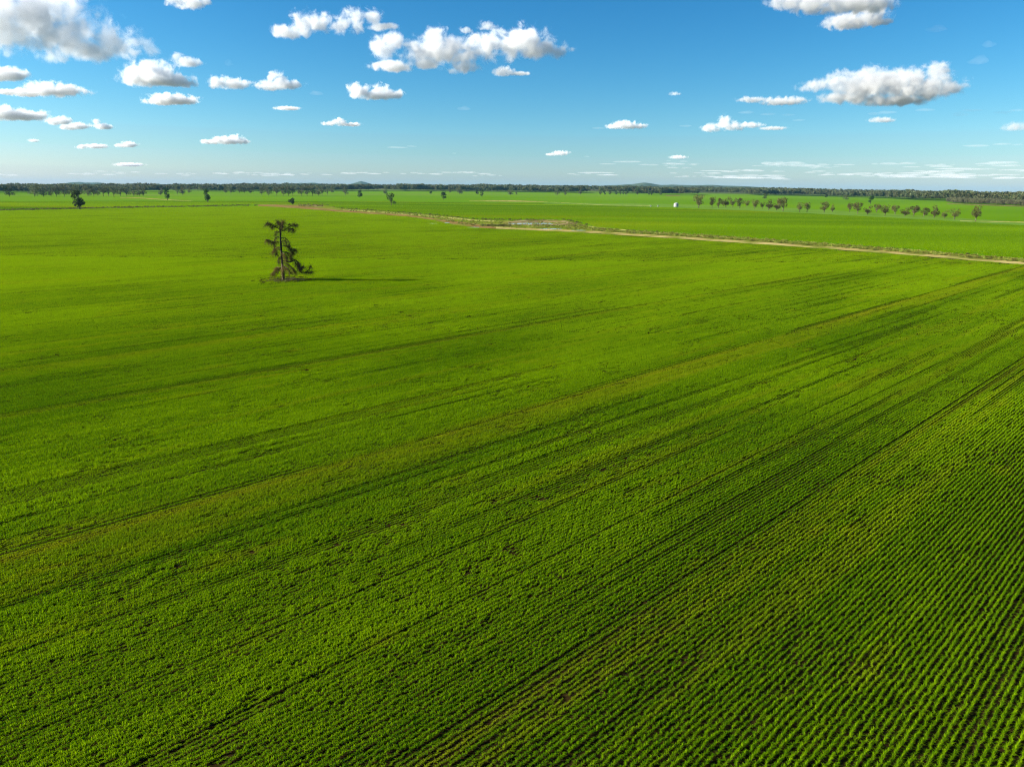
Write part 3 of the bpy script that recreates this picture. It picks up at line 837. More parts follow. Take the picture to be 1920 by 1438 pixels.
for k, (x, b, t, w) in enumerate(MIDB):
    tree('gum', x, b, t, w * 1.2, '%s gum, %s from the left in the belt above the dead tree' % ('small' if w < 10 else 'broad' if w > 13 else 'medium', ORD[k]), 'gums in the belt above the dead tree')
EDGE_T = [(648, 366.5, 351.5, 13, 'open grey-green gum on clear trunk left of the small oval tree'), (722, 365, 351, 10, 'grey-green gum at the wood edge above the ragged dark tree'),
          (843, 363, 350.5, 8, 'narrow gum at the wood edge above the square-headed tree'), (862, 364.5, 351, 14, 'broad gum clump at the wood edge right of the narrow gum'),
          (957, 366, 356, 12, 'dark gum at the wood edge above the dam, left of a tiny one'), (968, 366, 358.5, 5, 'tiny gum at the wood edge above the dam'),
          (1045, 366.5, 355, 12, 'dark gum at the wood edge right of the dam'), (1060, 366.5, 358.5, 6, 'tiny gum beside the dark gum at the wood edge'), (1088, 366.5, 352, 9, 'tall thin gum at the wood edge right of the dam')]
for x, b, t, w, lab in EDGE_T: tree('gum', x, b, t, w, lab, 'single gums along the edge of the far woods')
GR = [(1126, 366, 355, 9), (1133, 366, 357, 7), (1144, 366, 357, 7), (1155, 366, 357.5, 6), (1163, 366.2, 358, 4), (1168, 366.3, 358, 4), (1175, 366.4, 357, 7), (1195, 366.5, 353, 11), (1216, 367, 356, 6), (1222, 367, 358, 6), (1239, 367, 357, 5)]
for k, (x, b, t, w) in enumerate(GR):
    tree('dark_gum', x, b, t, w, '%s dark tree, %s from the left in the scattered group below the long ridge' % ('broad' if w > 9 else 'small', ORD[k]), 'scattered trees below the long ridge')

# ------------------------------------------------------------------ far woods (a mass nobody could count)
def far_woods():
    c = lib('woodland_trees'); ms = []
    for i in range(6):
        r = np.random.default_rng(500 + i)
        n = 6; cs = [(math.cos(a) * .2, math.sin(a) * .2, r.uniform(.45, .85)) for a in r.uniform(0, 6.28, n)] + [(0, 0, .75)]
        rs = [(q, q, q * .8) for q in r.uniform(.14, .22, n + 1)]
        V, Fc, sh = leaf_cloud(cs, rs, 150, .085, r)
        V[:, 2] /= V[:, 2].max()
        tV, tF = [], []
        me = mesh_np('woodland_tree_%d' % i, V, Fc, m_leaf_gum); set_attr(me, 'blade', sh)
        ms.append(me); c.objects.link(bpy.data.objects.new('woodland_tree_%d' % i, me))
    base_line = [(-150, 361.5), (0, 361.5), (270, 360.5), (420, 359.5), (560, 359), (700, 358.5), (900, 359.5), (1000, 361), (1100, 362.5), (1240, 366), (1400, 366.5), (1500, 367.5), (1600, 370.5), (1700, 374.5), (1780, 378), (1920, 384), (2080, 391)]
    B = np.array([tuple(gp(*p)) for p in base_line]); ba = np.arctan2(B[:, 0], B[:, 1]); bd = np.hypot(B[:, 0], B[:, 1])
    n = 42000
    a = rng.uniform(ba[0], ba[-1], n); d0 = np.interp(a, ba, bd)
    d0 = d0 * (1 + .05 * (fbm(np.stack([a * 60, a * 0], -1), 3, 4) - .5))
    f = rng.random(n)
    D = d0 * (1 + 2.0 * f ** 2.2) + rng.uniform(0, 60, n)
    k = (D < 9000)
    x, y = D * np.sin(a), D * np.cos(a)
    k &= fbm(np.stack([x / 420, y / 700], -1), 3, 8) > .33
    x, y, D = x[k], y[k], D[k]
    hh = rng.uniform(14, 30, len(x)) * (0.55 + .9 * fbm(np.stack([x / 200, y / 200], -1), 2, 5)); w = hh * rng.uniform(.8, 1.25, len(x))
    print('woods', len(x))
    o = gn_scatter('far_woods', np.stack([x, y, terrain(x, y)], -1), rng.integers(0, 6, len(x)), rng.uniform(0, 6.28, len(x)), np.stack([w, w, hh], -1), c, {})
    tag(o, label='dark grey-green belt of far-off gum woods under the skyline', kind='stuff')
    # paler wood at the right edge
    base = [(1775, 380.5), (1800, 382.5), (1840, 384), (1920, 387.5), (2080, 393)]
    B = np.array([tuple(gp(*p)) for p in base]); ba = np.arctan2(B[:, 0], B[:, 1]); bd = np.hypot(B[:, 0], B[:, 1])
    n = 3800; a = rng.uniform(ba[0], ba[-1], n); D = np.interp(a, ba, bd) + rng.random(n) ** 1.4 * 900
    x, y = D * np.sin(a), D * np.cos(a)
    c = lib('edge_wood_trees')
    for i in range(5):
        r = np.random.default_rng(600 + i)
        cs = [(math.cos(q) * .22, math.sin(q) * .22, r.uniform(.35, .85)) for q in r.uniform(0, 6.28, 8)]
        rs = [(q, q, q * .8) for q in r.uniform(.12, .2, 8)]
        V, Fc, sh = leaf_cloud(cs, rs, 320, .06, r); V[:, 2] /= V[:, 2].max()
        me = mesh_np('edge_wood_tree_%d' % i, V, Fc, m_leaf_wood); set_attr(me, 'blade', sh)
        c.objects.link(bpy.data.objects.new('edge_wood_tree_%d' % i, me))
    hh = rng.uniform(8, 14, n); w = hh * rng.uniform(.6, 1.0, n)
    o = gn_scatter('open_wood', np.stack([x, y, terrain(x, y)], -1), rng.integers(0, 5, n), rng.uniform(0, 6.28, n), np.stack([w, w, hh], -1), c, {})
    tag(o, label='paler olive wood at the right edge, nearer than the far belt', kind='stuff')
far_woods()

# ------------------------------------------------------------------ weeds along the track and fence lines, round the dam and the dead tree
def weeds():
    c = lib('weed_tufts')
    for i in range(6):
        r = np.random.default_rng(700 + i)
        cs = [(r.uniform(-.3, .3), r.uniform(-.3, .3), r.uniform(.2, .5)) for _ in range(5)]; rs = [(.3, .3, .3)] * 5
        V, Fc, sh = leaf_cloud(cs, rs, 90, .14, r); V[:, 2] = np.maximum(V[:, 2], 0)
        me = mesh_np('weed_tuft_%d' % i, V, Fc, m_weed if i < 4 else m_weed_dark); set_attr(me, 'blade', sh)
        c.objects.link(bpy.data.objects.new('weed_tuft_%d' % i, me))
    P, S, I = [], [], []
    r = rng
    def add(px, py, s, idx=None):
        p = gp(px, py); P.append((p.x, p.y, p.z + .02)); S.append((s * r.uniform(.8, 1.5), s * r.uniform(.8, 1.5), s * r.uniform(.5, 1.0))); I.append(int(r.integers(0, 4)) if idx is None else idx)
    for _ in range(2600):                        # verge weeds
        x = r.uniform(640, 2050); t, e = TOPY(x), EDGEY(x, -4.4 if x > 1000 else -3)
        q = r.random() ** (1.0 if x > 1100 else .8)
        if e > t: add(x, t + (e - t) * q, r.uniform(.7, 1.6), None if r.random() < .95 else int(r.integers(4, 6)))
    for _ in range(260):                         # dark tussocks on the top edge
        x = r.uniform(560, 1100); add(x, TOPY(x, r.uniform(-.6, .5)), r.uniform(.9, 2.0), int(r.integers(4, 6)))
    for _ in range(500):                         # paddock edge on the left, dark line of weeds
        x = r.uniform(-60, 485); add(x, r.uniform(TOPY(x), EDGEY(x)), r.uniform(1.2, 2.6), int(r.integers(4, 6)))
    for _ in range(60): add(r.uniform(1000, 1090), 423.0 + r.uniform(-1, 3), r.uniform(.6, 1.4), None if r.random() < .5 else 4)
    for _ in range(110): add(r.uniform(903, 958), 424.6 + r.uniform(-.6, .6) - (r.random() * 1.5), r.uniform(1.0, 1.8), 4 + int(r.integers(0, 2)))
    for _ in range(80): add(r.uniform(560, 606), r.uniform(383.8, 388), r.uniform(1.0, 2.4), int(r.integers(3, 6)))
    for _ in range(230):                         # under the dead tree
        a = r.uniform(0, 6.28); q = r.uniform(0, 5.4)
        P.append((TP.x + .5 + math.cos(a) * q, TP.y + math.sin(a) * q, 0.02)); s = r.uniform(.35, .75); S.append((s, s, s * .6)); I.append(int(r.integers(3, 6)))
    o = gn_scatter('weeds', P, np.array(I), r.uniform(0, 6.28, len(P)), S, c, {})
    tag(o, label='straggling yellow-green weeds and tussocks along the track, dam and paddock edges', kind='stuff')
weeds()

# ------------------------------------------------------------------ the dead tree
def dead_tree():
    root = empty('dead_tree', TP); tag(root, 'tall dead pine with drooping bare limbs, alone in the near green paddock', 'dead tree')
    m = mpp(TP) / 5.333 / math.cos(PITCH) * 1.0
    r = random.Random(3)
    def L(cx, cy, d=0.0): return Vector(((cx - 489) * m, d, (664 - cy) * m))
    def fine(pts, rads, n=3):
        """Catmull-like resampling with slight knots"""
        P = [Vector(p) for p in pts]; out, ro = [], []
        for i in range(len(P) - 1):
            p0, p1, p2, p3 = P[max(i-1, 0)], P[i], P[i+1], P[min(i+2, len(P)-1)]
            for k in range(n):
                t = k / n
                q = 0.5 * ((2 * p1) + (p2 - p0) * t + (2*p0 - 5*p1 + 4*p2 - p3) * t*t + (3*p1 - p0 - 3*p2 + p3) * t**3)
                out.append(q + Vector((r.uniform(-1, 1), r.uniform(-1, 1), r.uniform(-1, 1))) * .015)
                ro.append((rads[i] * (1 - t) + rads[i+1] * t) * r.uniform(.9, 1.12))
        out.append(P[-1]); ro.append(rads[-1]); return out, ro
    tp = [L(489, 668), L(487, 640), L(486, 560), L(487, 470), L(488, 380)]
    p, q = fine(tp, [.50, .40, .34, .31, .28], 4)
    mb = MB().tube(p, q, 10)
    for a in range(6):                                     # root flare
        an = a * 1.05 + .3
        mb.tube([L(488, 640), Vector((math.cos(an) * .3, math.sin(an) * .3, .25)), Vector((math.cos(an) * .85, math.sin(an) * .85, -.05))], [.2, .15, .05], 5)
    obj('trunk', mb.mesh('dead_trunk', m_bark_grey), root)
    tp = [L(488, 382), L(489, 320), L(490, 262), L(492, 215), L(490, 180), L(496, 150), L(506, 122)]
    p, q = fine(tp, [.28, .26, .23, .20, .16, .10, .05], 4)
    tt = obj('upper_trunk', MB().tube(p, q, 8).mesh('dead_upper_trunk', m_bark_dead), root); tt['label'] = 'darker charred upper trunk'
    BR = [  # (points (x, y, depth), start radius)
        ([(490, 188, 0), (455, 168, -.2), (420, 150, -.5), (388, 142, -.6), (375, 150, -.7)], .07, 34, 'up'),
        ([(450, 165, -.2), (425, 172, .2), (400, 182, .5)], .04, 12, 'up'),
        ([(492, 208, 0), (525, 200, .2), (555, 178, .4), (590, 158, .6), (622, 150, .8), (642, 160, .9)], .08, 36, 'up'),
        ([(560, 176, .4), (585, 178, 0), (612, 176, -.4), (632, 188, -.6)], .045, 20, 'down'),
        ([(494, 160, 0), (475, 135, .3), (468, 118, .4)], .04, 18, 'up'),
        ([(498, 150, 0), (525, 128, -.4), (540, 120, -.6)], .04, 18, 'up'),
        ([(494, 175, 0), (505, 150, 1.0), (500, 130, 1.6)], .04, 16, 'up'),
        ([(492, 205, 0), (520, 185, -1.2), (545, 160, -2.0)], .05, 18, 'up'),
        ([(490, 218, 0), (462, 204, .2), (442, 212, .4), (433, 240, .5)], .05, 8, 'down'),
        ([(490, 268, 0), (462, 258, .2), (436, 270, .4), (420, 300, .6), (416, 340, .6), (425, 372, .5)], .075, 12, 'down'),
        ([(490, 315, 0), (460, 300, -.3), (430, 305, -.5), (408, 292, -.7), (385, 284, -.9), (362, 278, -1.0)], .06, 30, 'down'),
        ([(420, 305, .6), (405, 300, .8), (395, 312, .9)], .03, 10, 'down'),
        ([(418, 330, .6), (418, 370, .7), (436, 400, .6), (432, 430, .5)], .045, 12, 'down'),
        ([(492, 272, 0), (522, 262, .2), (548, 280, .3), (562, 310, .4), (560, 345, .4)], .075, 12, 'down'),
        ([(491, 318, 0), (515, 290, -.4), (540, 288, -.6), (552, 305, -.7)], .05, 8, 'down'),
        ([(491, 345, 0), (530, 345, .3), (565, 365, .4), (595, 385, .5), (630, 390, .5)], .08, 40, 'up'),
        ([(560, 362, .4), (580, 385, .2), (600, 412, 0)], .04, 22, 'down'),
        ([(488, 360, 0), (455, 352, .3), (420, 375, .4), (395, 405, .5)], .05, 22, 'down'),
        ([(490, 400, 0), (530, 400, .9), (555, 430, 1.4), (560, 470, 1.6)], .06, 34, 'down'),
        ([(490, 410, 0), (520, 410, -1.0), (548, 440, -1.6), (552, 480, -1.8)], .06, 34, 'down'),
        ([(490, 440, 0), (470, 450, -.8), (466, 500, -1.0)], .04, 16, 'down'),
        ([(488, 482, 0), (530, 488, .2), (568, 492, .3), (600, 476, .4), (625, 484, .4), (638, 520, .5), (642, 560, .5), (652, 592, .4), (682, 600, .3), (715, 585, .2), (745, 552, .1), (765, 530, 0)], .12, 44, 'up'),
        ([(600, 478, .4), (612, 510, .9), (632, 535, 1.2), (652, 560, 1.2)], .07, 24, 'down'),
        ([(645, 575, .5), (672, 560, -.4), (690, 540, -.8), (700, 548, -1.0)], .05, 22, 'up'),
        ([(700, 594, .2), (735, 600, .5), (765, 590, .7)], .045, 18, 'up'),
        ([(625, 486, .4), (648, 500, 0), (652, 530, -.3)], .05, 16, 'down'),
        ([(488, 500, 0), (530, 520, 1.4), (560, 560, 2.2), (580, 600, 2.6)], .06, 38, 'down'),
        ([(488, 520, 0), (520, 530, -1.2), (560, 545, -2.2), (590, 590, -2.6)], .06, 38, 'down'),
        ([(488, 545, 0), (450, 546, .4), (415, 560, .7), (390, 590, .9), (368, 612, 1.0)], .07, 44, 'down'),
        ([(450, 546, .4), (420, 545, 1.2), (395, 560, 1.6)], .04, 24, 'down'),
        ([(488, 540, 0), (510, 560, -2.0), (520, 590, -2.8)], .05, 26, 'down'),
    ]
    brown = {5, 10, 15, 16, 17, 18, 19, 26, 27, 28, 29, 30}
    for i, (pts, r0, ntw, mode) in enumerate(BR):
        P, R = fine([L(a, b, c) for a, b, c in pts], [max(.03, 1.5 * r0 * (1 - .75 * k / (len(pts) - 1))) for k in range(len(pts))], 3)
        b = obj('branch', MB().tube(P, R, 6).mesh('dead_branch', m_bark_dead if i not in brown else m_bark_grey), root)
        tm = MB()
        for k in range(int(ntw * 6.0)):
            t = 1 - r.random() ** 1.5 * .8
            s = P[min(int(t * (len(P) - 1)), len(P) - 1)]
            ln = r.uniform(.4, 1.55)
            if mode == 'up': d = Vector((r.gauss(0, .8), r.gauss(0, .9), r.gauss(.3, .75)))
            else: d = Vector((r.gauss(0, .5), r.gauss(0, .6), -abs(r.gauss(.7, .4))))
            d = d.normalized() * ln
            e = s + d + Vector((0, 0, -.18 * ln)); md = s + d * .5 + Vector((r.uniform(-.06, .06), r.uniform(-.06, .06), .06))
            w = r.uniform(.017, .034)
            tm.tube([s, md, e], [w, w * .8, w * .4], 3, cap=False)
            for _ in range(2):
                f = e.lerp(md, r.random() * .8); g = f + Vector((r.gauss(0, .22), r.gauss(0, .22), r.gauss(-.1, .2)))
                tm.tube([f, g], [w * .6, w * .3], 3, cap=False)
        o = obj('twigs', tm.mesh('dead_twigs', m_twig_brown if i in brown else m_twig), b); o['kind'] = 'stuff'
    # stick nest in the top right of the crown
    ne = MB()
    for k in range(150):
        a, b = r.uniform(0, 6.28), r.uniform(-.5, .9)
        c = L(574, 145, .5) + Vector((math.cos(a) * .22 * r.random(), math.sin(a) * .22 * r.random(), b * .16))
        d = Vector((r.gauss(0, 1), r.gauss(0, 1), r.gauss(0, .35))).normalized() * r.uniform(.12, .26)
        ne.tube([c - d, c + d], [.014, .010], 3, cap=False)
    o = obj('stick_nest', ne.mesh('stick_nest', m_bark_dead)); o.location = TP
    tag(o, 'small dark stick nest in the top limbs of the dead tree', 'nest')
dead_tree()
# fallen limbs on the ground under the tree
mb = MB()
for (x0, y0, x1, y1, rr) in ((1.0, -1.2, 6.5, .4, .12), (.8, -.8, 2.6, -2.2, .09), (-1.2, -.6, -3.4, -1.6, .07), (2.5, 0.1, 4.4, 1.9, .06)):
    mb.tube([(x0, y0, .15), ((x0 + x1) / 2, (y0 + y1) / 2 + .2, .3), (x1, y1, .12)], [rr, rr * .85, rr * .4], 6)
o = obj('fallen_branches', mb.mesh('fallen_branches', m_bark_grey)); o.location = TP
tag(o, label='fallen grey limbs lying in the bare ring under the dead tree', kind='stuff')

# ------------------------------------------------------------------ white tank and the two small white ones
def tank():
    p = gp(1267.5, 388.2); m = mpp(p); R = 4.3 * m; h = 6.0 * m
    root = empty('water_tank', p); tag(root, 'round white steel tank with low cone roof in the far paddock', 'tank')
    prof = [(R * .98, -.1)]
    for k in range(12):
        z = h * k / 12; prof += [(R, z), (R, z + h / 12 - .12), (R + .05, z + h / 12 - .08), (R + .05, z + h / 12 - .02)]
    prof += [(R, h)]
    obj('wall', MB().lathe(prof, 40).mesh('tank_wall', m_white), root)
    obj('roof', MB().lathe([(R + .12, h - .08), (R + .12, h + .05), (R * .55, h + .95), (.25, h + 1.45), (.25, h + 1.6), (0.01, h + 1.62)], 40).mesh('tank_roof', m_roofsteel, False), root)
    l = MB()
    for s in (-.22, .22): l.tube([(s, -R - .12, 0), (s, -R - .12, h)], [.03, .03], 5)
    for k in range(int(h / .4)): l.tube([(-.22, -R - .12, .3 + k * .4), (.22, -R - .12, .3 + k * .4)], [.02, .02], 5)
    obj('ladder', l.mesh('tank_ladder', m_roofsteel), root)
    first = None
    for x, lab in ((1220, 'small white bale-sized tub, left one of two left of the tank'), (1233.5, 'small white bale-sized tub nearer to the white tank')):
        q = gp(x, 387.6)
        e = empty('trough_tank', q); tag(e, lab, 'tub', 'small white tubs beside the tank')
        if first is None:
            r = 1.25
            a = MB().lathe([(r * .96, -.05), (r, .1), (r, 1.5), (r + .08, 1.55), (r + .08, 1.7), (r - .02, 1.7)], 24).mesh('tub_wall', m_white)
            b = MB().lathe([(r - .02, 1.66), (r * .6, 1.95), (.3, 2.1), (.01, 2.12)], 24).mesh('tub_lid', m_white)
            first = (a, b)
        obj('wall', first[0], e); obj('lid', first[1], e)
tank()

# ------------------------------------------------------------------ clouds
def cloud_material(name, lobes, L, dens, k, z0, zs, sm=1.0, alb=.95):
    """vapour: thick inside the lobes, torn to wisps at their edges by noise"""
    m, t, out = newmat(name); n = N(t)
    co = n.add('TexCoord').outputs['Object']
    f = n.noise(n.mapping(co, scale=(1 / L,) * 3), 1.0, 7.0, 0.66, 0.35)
    g = None
    for c, r in lobes:
        a = n.add('VectorMath', operation='MULTIPLY_ADD'); t.links.new(co, a.inputs[0])
        a.inputs[1].default_value = tuple(1 / q for q in r); a.inputs[2].default_value = tuple(-u / q for u, q in zip(c, r))
        b = n.add('VectorMath', operation='DOT_PRODUCT'); t.links.new(a.outputs[0], b.inputs[0]); t.links.new(a.outputs[0], b.inputs[1])
        g = b.outputs['Value'] if g is None else n.math('SMOOTH_MIN', g, b.outputs['Value'], .35)
    g = n.math('SUBTRACT', 1.0, g)
    z = n.add('SeparateXYZ'); t.links.new(co, z.inputs[0])
    g = n.math('SUBTRACT', g, n.math('MAXIMUM', n.math('MULTIPLY', n.math('SUBTRACT', z0, z.outputs[2]), zs), 0.0))
    g = n.math('ADD', g, n.math('MULTIPLY', n.math('SUBTRACT', f, 0.52), k))
    d = n.math('MULTIPLY', n.ramp(g, 0.0, sm), dens)
    d = n.math('MULTIPLY', d, n.ramp(g, -.1, 1.0, .35, 1.0))
    v = n.add('VolumePrincipled'); v.inputs['Color'].default_value = (alb, alb + .004, alb + .012, 1)
    n.set(v.inputs['Density'], d); v.inputs['Anisotropy'].default_value = 0.0
    t.links.new(v.outputs[0], out.inputs['Volume'])
    return m

def ico(sub=3):
    import bmesh
    bm = bmesh.new(); bmesh.ops.create_icosphere(bm, subdivisions=sub, radius=1.0)
    v = np.array([x.co[:] for x in bm.verts]); f = np.array([[q.index for q in x.verts] for x in bm.faces]); bm.free()
    return v, f
ICO_V, ICO_F = ico(3)
CLOUD_ALT = 1100.0

def cloud(lobes, label, tau=5.0, thr=.42, base=None, seed=0, depthk=1.0, fluff=1.0, near=1.0, alb=.95):
    """lobes: (photo x, y, half width, half height) in pixels; the cloud stands at the distance where its base meets the cloud level"""
    cx = sum(l[0] * l[2] for l in lobes) / sum(l[2] for l in lobes)
    by = max(l[1] + l[3] for l in lobes)
    d = pdir(cx, by); D = min(CLOUD_ALT / max(d.z, .01) * near, 60000)
    ctr = Vector((0, 0, H)) + d * D
    m = D / F / 1.0
    Vs, Fs, off = [], [], 0
    hw = max(max(l[0] + l[2] for l in lobes) - cx, cx - min(l[0] - l[2] for l in lobes)) * m
    LB = []
    for i, (x, y, w, h) in enumerate(lobes):
        dd = pdir(x, y); p = Vector((0, 0, H)) + dd * D - ctr
        rr = random.Random(seed * 31 + i)
        p.y += rr.uniform(-.25, .25) * w * m
        s = np.array([w * m, w * m * .7 * depthk, h * m]) * GROW
        LB.append((tuple(p), tuple(s)))
        Vs.append(ICO_V * s * HULL + np.array(p)); Fs.append(ICO_F + off); off += len(ICO_V)
    me = mesh_np('cloud_src', np.concatenate(Vs), np.concatenate(Fs))
    hmin = min(l[3] for l in lobes) * m
    havg = sum(l[3] for l in lobes) / len(lobes) * m
    if len(lobes) > 1:
        o = bpy.data.objects.new('cloud_src', me); COL.objects.link(o)
        md = o.modifiers.new('r', 'REMESH'); md.mode = 'VOXEL'; md.voxel_size = max(hmin / 3.5, hw / 60)
        dg = bpy.context.evaluated_depsgraph_get()
        em = bpy.data.meshes.new_from_object(o.evaluated_get(dg))
        bpy.data.objects.remove(o)
    else: em = me
    em.name = 'cloud'
    z0 = min(p[2] - s[2] * .55 for p, s in LB)
    mt = cloud_material('cloud_vapour', LB, max(havg * 1.25, hw * .12), tau / (2 * havg), 5.4 * fluff, z0, 1.3 / havg, alb=alb)
    em.materials.clear(); em.materials.append(mt)
    ob = obj('cloud', em); ob.location = ctr
    tag(ob, label, 'cloud', 'small fair-weather clouds over the plain')
    return ob

GROW, HULL = 1.02, 1.55
CL_LIST = [
    ([(-20, 30, 60, 50), (40, 45, 90, 52), (120, 55, 80, 45), (60, 15, 60, 30), (115, 15, 34, 22), (190, 72, 55, 32), (245, 88, 42, 20), (265, 98, 35, 12), (130, 88, 60, 20), (185, 102, 45, 14), (100, 105, 34, 12), (235, 60, 22, 14)], 'huge grey-bellied cloud filling the top left corner', 7, .38),
    ([(262, 142, 38, 18), (290, 138, 42, 20), (320, 148, 34, 12), (340, 158, 28, 7), (285, 152, 50, 10)], 'bright puffy cloud tucked under the huge grey-bellied one', 6, .40),
    ([(0, 138, 36, 13), (30, 140, 20, 9)], 'white cloud cut by the left frame edge, upper of three', 6, .40),
    ([(40, 173, 36, 6), (85, 166, 36, 12), (115, 170, 40, 9), (20, 174, 24, 4)], 'long ragged white cloud under the upper left-edge one', 5, .42),
    ([(335, 108, 14, 8), (350, 117, 26, 10)], 'small wispy cloud right of the huge grey-bellied one', 3, .45),
    ([(410, 157, 20, 12), (435, 157, 30, 10), (460, 154, 14, 5)], 'loose small cloud between the bright puffy and the triangular one', 4, .44),
    ([(508, 160, 26, 10), (522, 150, 20, 14), (540, 158, 24, 9)], 'white triangular cloud with one peaked top', 6, .38),
    ([(300, 190, 28, 7), (325, 187, 40, 9), (350, 190, 24, 6)], 'smooth lens-shaped white cloud below the bright puffy one', 6, .38),
    ([(0, 214, 40, 12), (45, 217, 40, 9), (75, 217, 16, 5)], 'white cloud cut by the left frame edge, lowest of three', 6, .38),
    ([(100, 228, 16, 7), (115, 226, 16, 8)], 'small oval cloud just right of the lowest left-edge one', 6, .38),
    ([(130, 239, 18, 5), (150, 236, 18, 6)], 'small flat cloud in the chain at lower left, third along', 5, .40),
    ([(182, 229, 8, 5), (195, 238, 16, 6)], 'small slanting cloud ending the chain at lower left', 5, .40),
    ([(540, 204, 25, 3.6)], 'thin flat cloud sliver below the triangular cloud', 3, .40),
    ([(330, 4, 18, 10), (352, 2, 26, 14), (380, 2, 16, 8)], 'small cloud cut by the top edge, left of centre', 4, .43),
    ([(545, 62, 30, 13), (562, 44, 24, 22), (600, 46, 26, 18), (635, 44, 26, 15), (665, 38, 28, 18), (695, 34, 22, 14), (715, 50, 30, 6)], 'ragged translucent cloud at the upper middle, left of the biggest', 4.5, .45),
    ([(718, 86, 26, 22), (740, 84, 24, 20), (735, 126, 40, 10), (790, 98, 46, 20), (818, 82, 36, 24), (850, 100, 50, 24), (866, 126, 30, 14), (905, 90, 44, 22), (945, 84, 40, 26), (990, 80, 44, 26), (1020, 92, 40, 18), (1050, 95, 24, 9), (800, 118, 34, 10)], 'biggest long white cloud at the upper middle', 6, .40),
    ([(945, 134, 22, 10), (975, 138, 20, 4)], 'scrap of cloud hanging under the biggest long cloud', 3, .44),
    ([(912, 48, 18, 9)], 'small wisp above the biggest long cloud', 2, .46),
    ([(872, 58, 13, 7)], 'tiny wisp left of the other above the biggest cloud', 2, .46),
    ([(664, 165, 16, 10), (680, 174, 26, 12), (714, 172, 24, 14), (735, 177, 24, 9), (700, 180, 30, 9)], 'white twin-humped cloud under the biggest long cloud', 6, .38),
    ([(618, 232, 13, 5), (638, 230, 14, 8), (662, 234, 18, 4)], 'small white cloud with low tail, centre left', 5, .40),
    ([(1480, 4, 40, 10), (1530, 8, 46, 16), (1580, 8, 46, 18), (1620, 6, 40, 18), (1655, 8, 30, 12)], 'broad cloud cut by the top edge at the right', 5, .41),
    ([(1565, 40, 16, 8), (1595, 40, 40, 14), (1630, 30, 34, 16), (1650, 42, 18, 6)], 'lower bulge beneath the cloud cut by the top right edge', 5, .41),
    ([(1530, 162, 34, 10), (1575, 158, 46, 14), (1620, 160, 60, 24), (1680, 158, 60, 24), (1735, 165, 54, 20), (1757, 133, 24, 14), (1780, 164, 26, 10), (1600, 182, 50, 10), (1670, 190, 56, 9), (1640, 150, 40, 20)], 'large grey-based cloud at the upper right', 6, .39),
    ([(1410, 187, 26, 5), (1455, 191, 26, 8), (1485, 190, 26, 8)], 'long flat cloud left of the large grey-based one', 4, .41),
    ([(1334, 240, 18, 9), (1358, 228, 13, 12), (1368, 236, 26, 9), (1405, 235, 24, 5)], 'cloud with one small bright tower, right of centre', 5, .40),
    ([(1450, 241, 26, 3.5)], 'thin grey streak trailing the cloud with the tower', 2, .42),
    ([(1150, 238, 16, 5), (1172, 235, 28, 8), (1200, 237, 16, 5)], 'small white oval cloud right of centre above the horizon', 5, .40),
    ([(1035, 290, 14, 3), (1052, 287, 18, 5)], 'small white cloud low over the centre', 3.5, .40),
    ([(1273, 295, 17, 4)], 'small white cloud low over the long ridge', 3.5, .40),
    ([(396, 266, 18, 5), (425, 264, 26, 7), (440, 260, 16, 8), (456, 266, 14, 5)], 'bright double-topped cloud low at left of centre', 6, .38),
    ([(228, 273, 13, 4), (244, 271, 14, 6)], 'small white cloud low at left, right one of a pair', 5, .40),
    ([(153, 276, 10, 4), (178, 274, 20, 4)], 'small white cloud low at left, left one of a pair', 5, .40),
    ([(1650, 226, 22, 5)], 'grey scrap of cloud below the large grey-based one', 2.5, .42),
    ([(1905, 238, 20, 8)], 'grey scrap of cloud at the right frame edge', 2.5, .42),
    ([(1265, 176, 11, 4)], 'tiny faint puff alone in the right middle sky', 1.5, .42),
    ([(240, 309, 26, 3.5)], 'flat white cloud strip low over the left hill', 4, .36),
    ([(62, 264, 9, 3)], 'tiny white puff low at the far left', 3, .36),
]
for i, c in enumerate(CL_LIST):
    cloud(c[0], c[1], tau=c[2] * (.5 if (i == 0 or c[0][0][0] > 1000) else .66), alb=.80 if c[0][0][0] > 1400 else .95, seed=i + 1, fluff=1.0 if len(c[0]) > 2 else .8, depthk=1.0 if i else .45, near=.86 if 'right of the huge' in c[1] else 1.0)

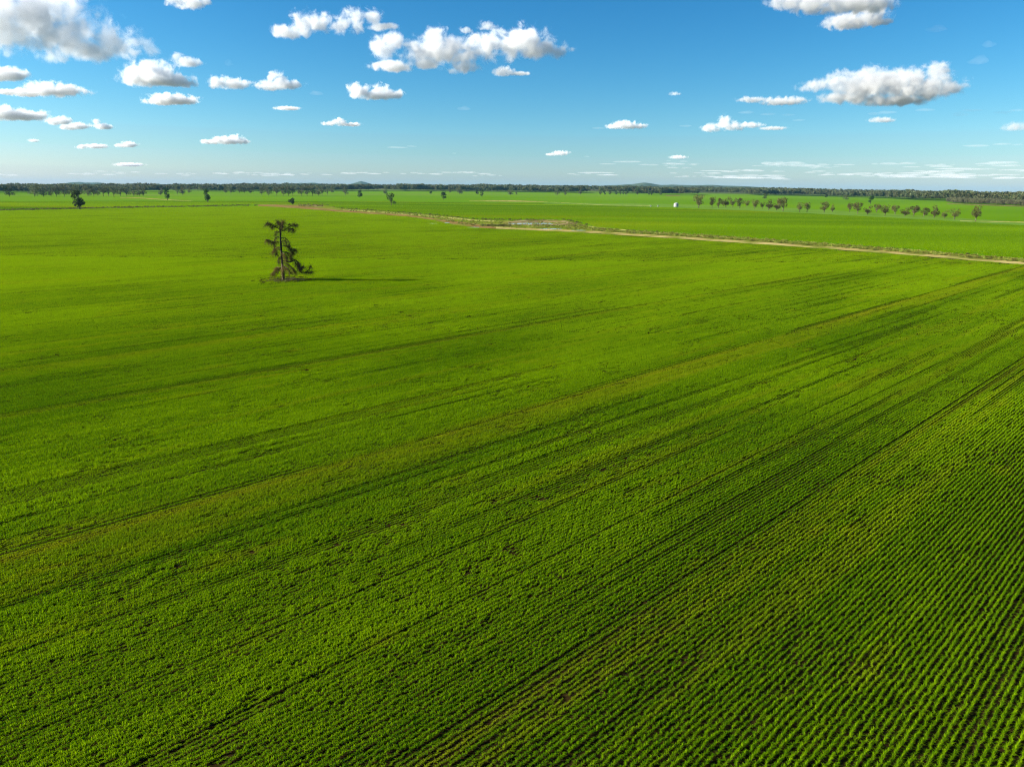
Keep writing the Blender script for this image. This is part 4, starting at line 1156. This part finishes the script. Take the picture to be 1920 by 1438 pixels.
def horizon_clouds():
    """rows of tiny clouds far off, low over the skyline"""
    r = np.random.default_rng(21); Vs, Fs, off = [], [], 0
    iv, jf = ico(2)
    spots = []
    for _ in range(46):
        gx = r.uniform(-100, 2020); gy = 326 + r.normal(0, 2.0)
        if gx > 1150: gy = r.uniform(303, 334)
        for _ in range(int(r.integers(2, 7))):
            spots.append((gx + r.normal(0, 22), gy + r.normal(0, .8), r.uniform(3, 12), r.uniform(.7, 1.9)))
    for _ in range(16):
        spots.append((r.uniform(1050, 1950), r.uniform(303, 332), r.uniform(14, 34), r.uniform(.7, 1.4)))
    for _ in range(34):
        gx = r.uniform(1180, 1960); gy = r.choice([307, 311, 322, 326, 330, 334]) + r.normal(0, 1.2)
        for _ in range(int(r.integers(3, 8))):
            spots.append((gx + r.normal(0, 30), gy + r.normal(0, .9), r.uniform(5, 20), r.uniform(.8, 2.2)))
    for x, y, w, h in ((1440, 215, 14, 2.2), (1398, 212, 14, 3), (1478, 216, 12, 2), (1498, 226, 12, 1.6), (1640, 214, 12, 3), (1662, 212, 16, 2.4), (1735, 207, 16, 2.6), (1800, 216, 12, 4), (1822, 208, 16, 2.4),
                       (1880, 212, 14, 3), (1905, 208, 12, 2), (1285, 237, 12, 2.2), (1122, 241, 12, 2), (745, 277, 20, 1.4), (772, 275, 10, 1.4), (852, 288, 4, 1.6), (1830, 274, 20, 2), (1878, 271, 14, 2), (1908, 272, 9, 1.6),
                       (1100, 294, 6, 1.2), (1855, 85, 10, 6), (1835, 116, 14, 8), (1755, 56, 16, 5), (430, 120, 6, 7), (594, 176, 12, 5), (870, 205, 12, 5)):
        spots.append((x, y, w, h))
    for x, y, w, h in spots:
        d = pdir(x, y); D = min(1000 / max(d.z, .012), 62000); m = D / F
        p = np.array(Vector((0, 0, H)) + d * D)
        v = iv * np.array([w * m, w * m * .8, h * m])
        v += iv * (fbm(iv * 2.3 + r.uniform(0, 50), 3, 3) - .5)[:, None] * h * m * 1.6
        v[:, 2] = np.where(v[:, 2] < 0, v[:, 2] * .5, v[:, 2])
        Vs.append(v + p); Fs.append(jf + off); off += len(iv)
    m, t, out = newmat('distant_vapour'); n = N(t)
    v = n.add('VolumePrincipled'); v.inputs['Density'].default_value = 0.0006; v.inputs['Color'].default_value = (1, 1, 1, 1)
    t.links.new(v.outputs[0], out.inputs['Volume'])
    o = obj('clouds', mesh_np('clouds', np.concatenate(Vs), np.concatenate(Fs), m))
    tag(o, label='rows of tiny flat clouds far off, low over the skyline', kind='stuff')
horizon_clouds()

# ------------------------------------------------------------------ haze
def haze():
    m, t, out = newmat('haze_air'); n = N(t)
    v = n.add('VolumePrincipled'); v.inputs['Density'].default_value = 1.7e-5; v.inputs['Color'].default_value = (0.20, 0.50, 0.78, 1)
    t.links.new(v.outputs[0], out.inputs['Volume'])
    a, z0, z1 = 29500.0, -30.0, 260.0
    v = [(x, y, z) for z in (z0, z1) for x, y in ((-a, -a), (a, -a), (a, a), (-a, a))]
    f = [(3, 2, 1, 0), (4, 5, 6, 7), (0, 1, 5, 4), (1, 2, 6, 5), (2, 3, 7, 6), (3, 0, 4, 7)]
    o = obj('haze', mesh_np('haze', v, f, m)); tag(o, kind='stuff')
haze()
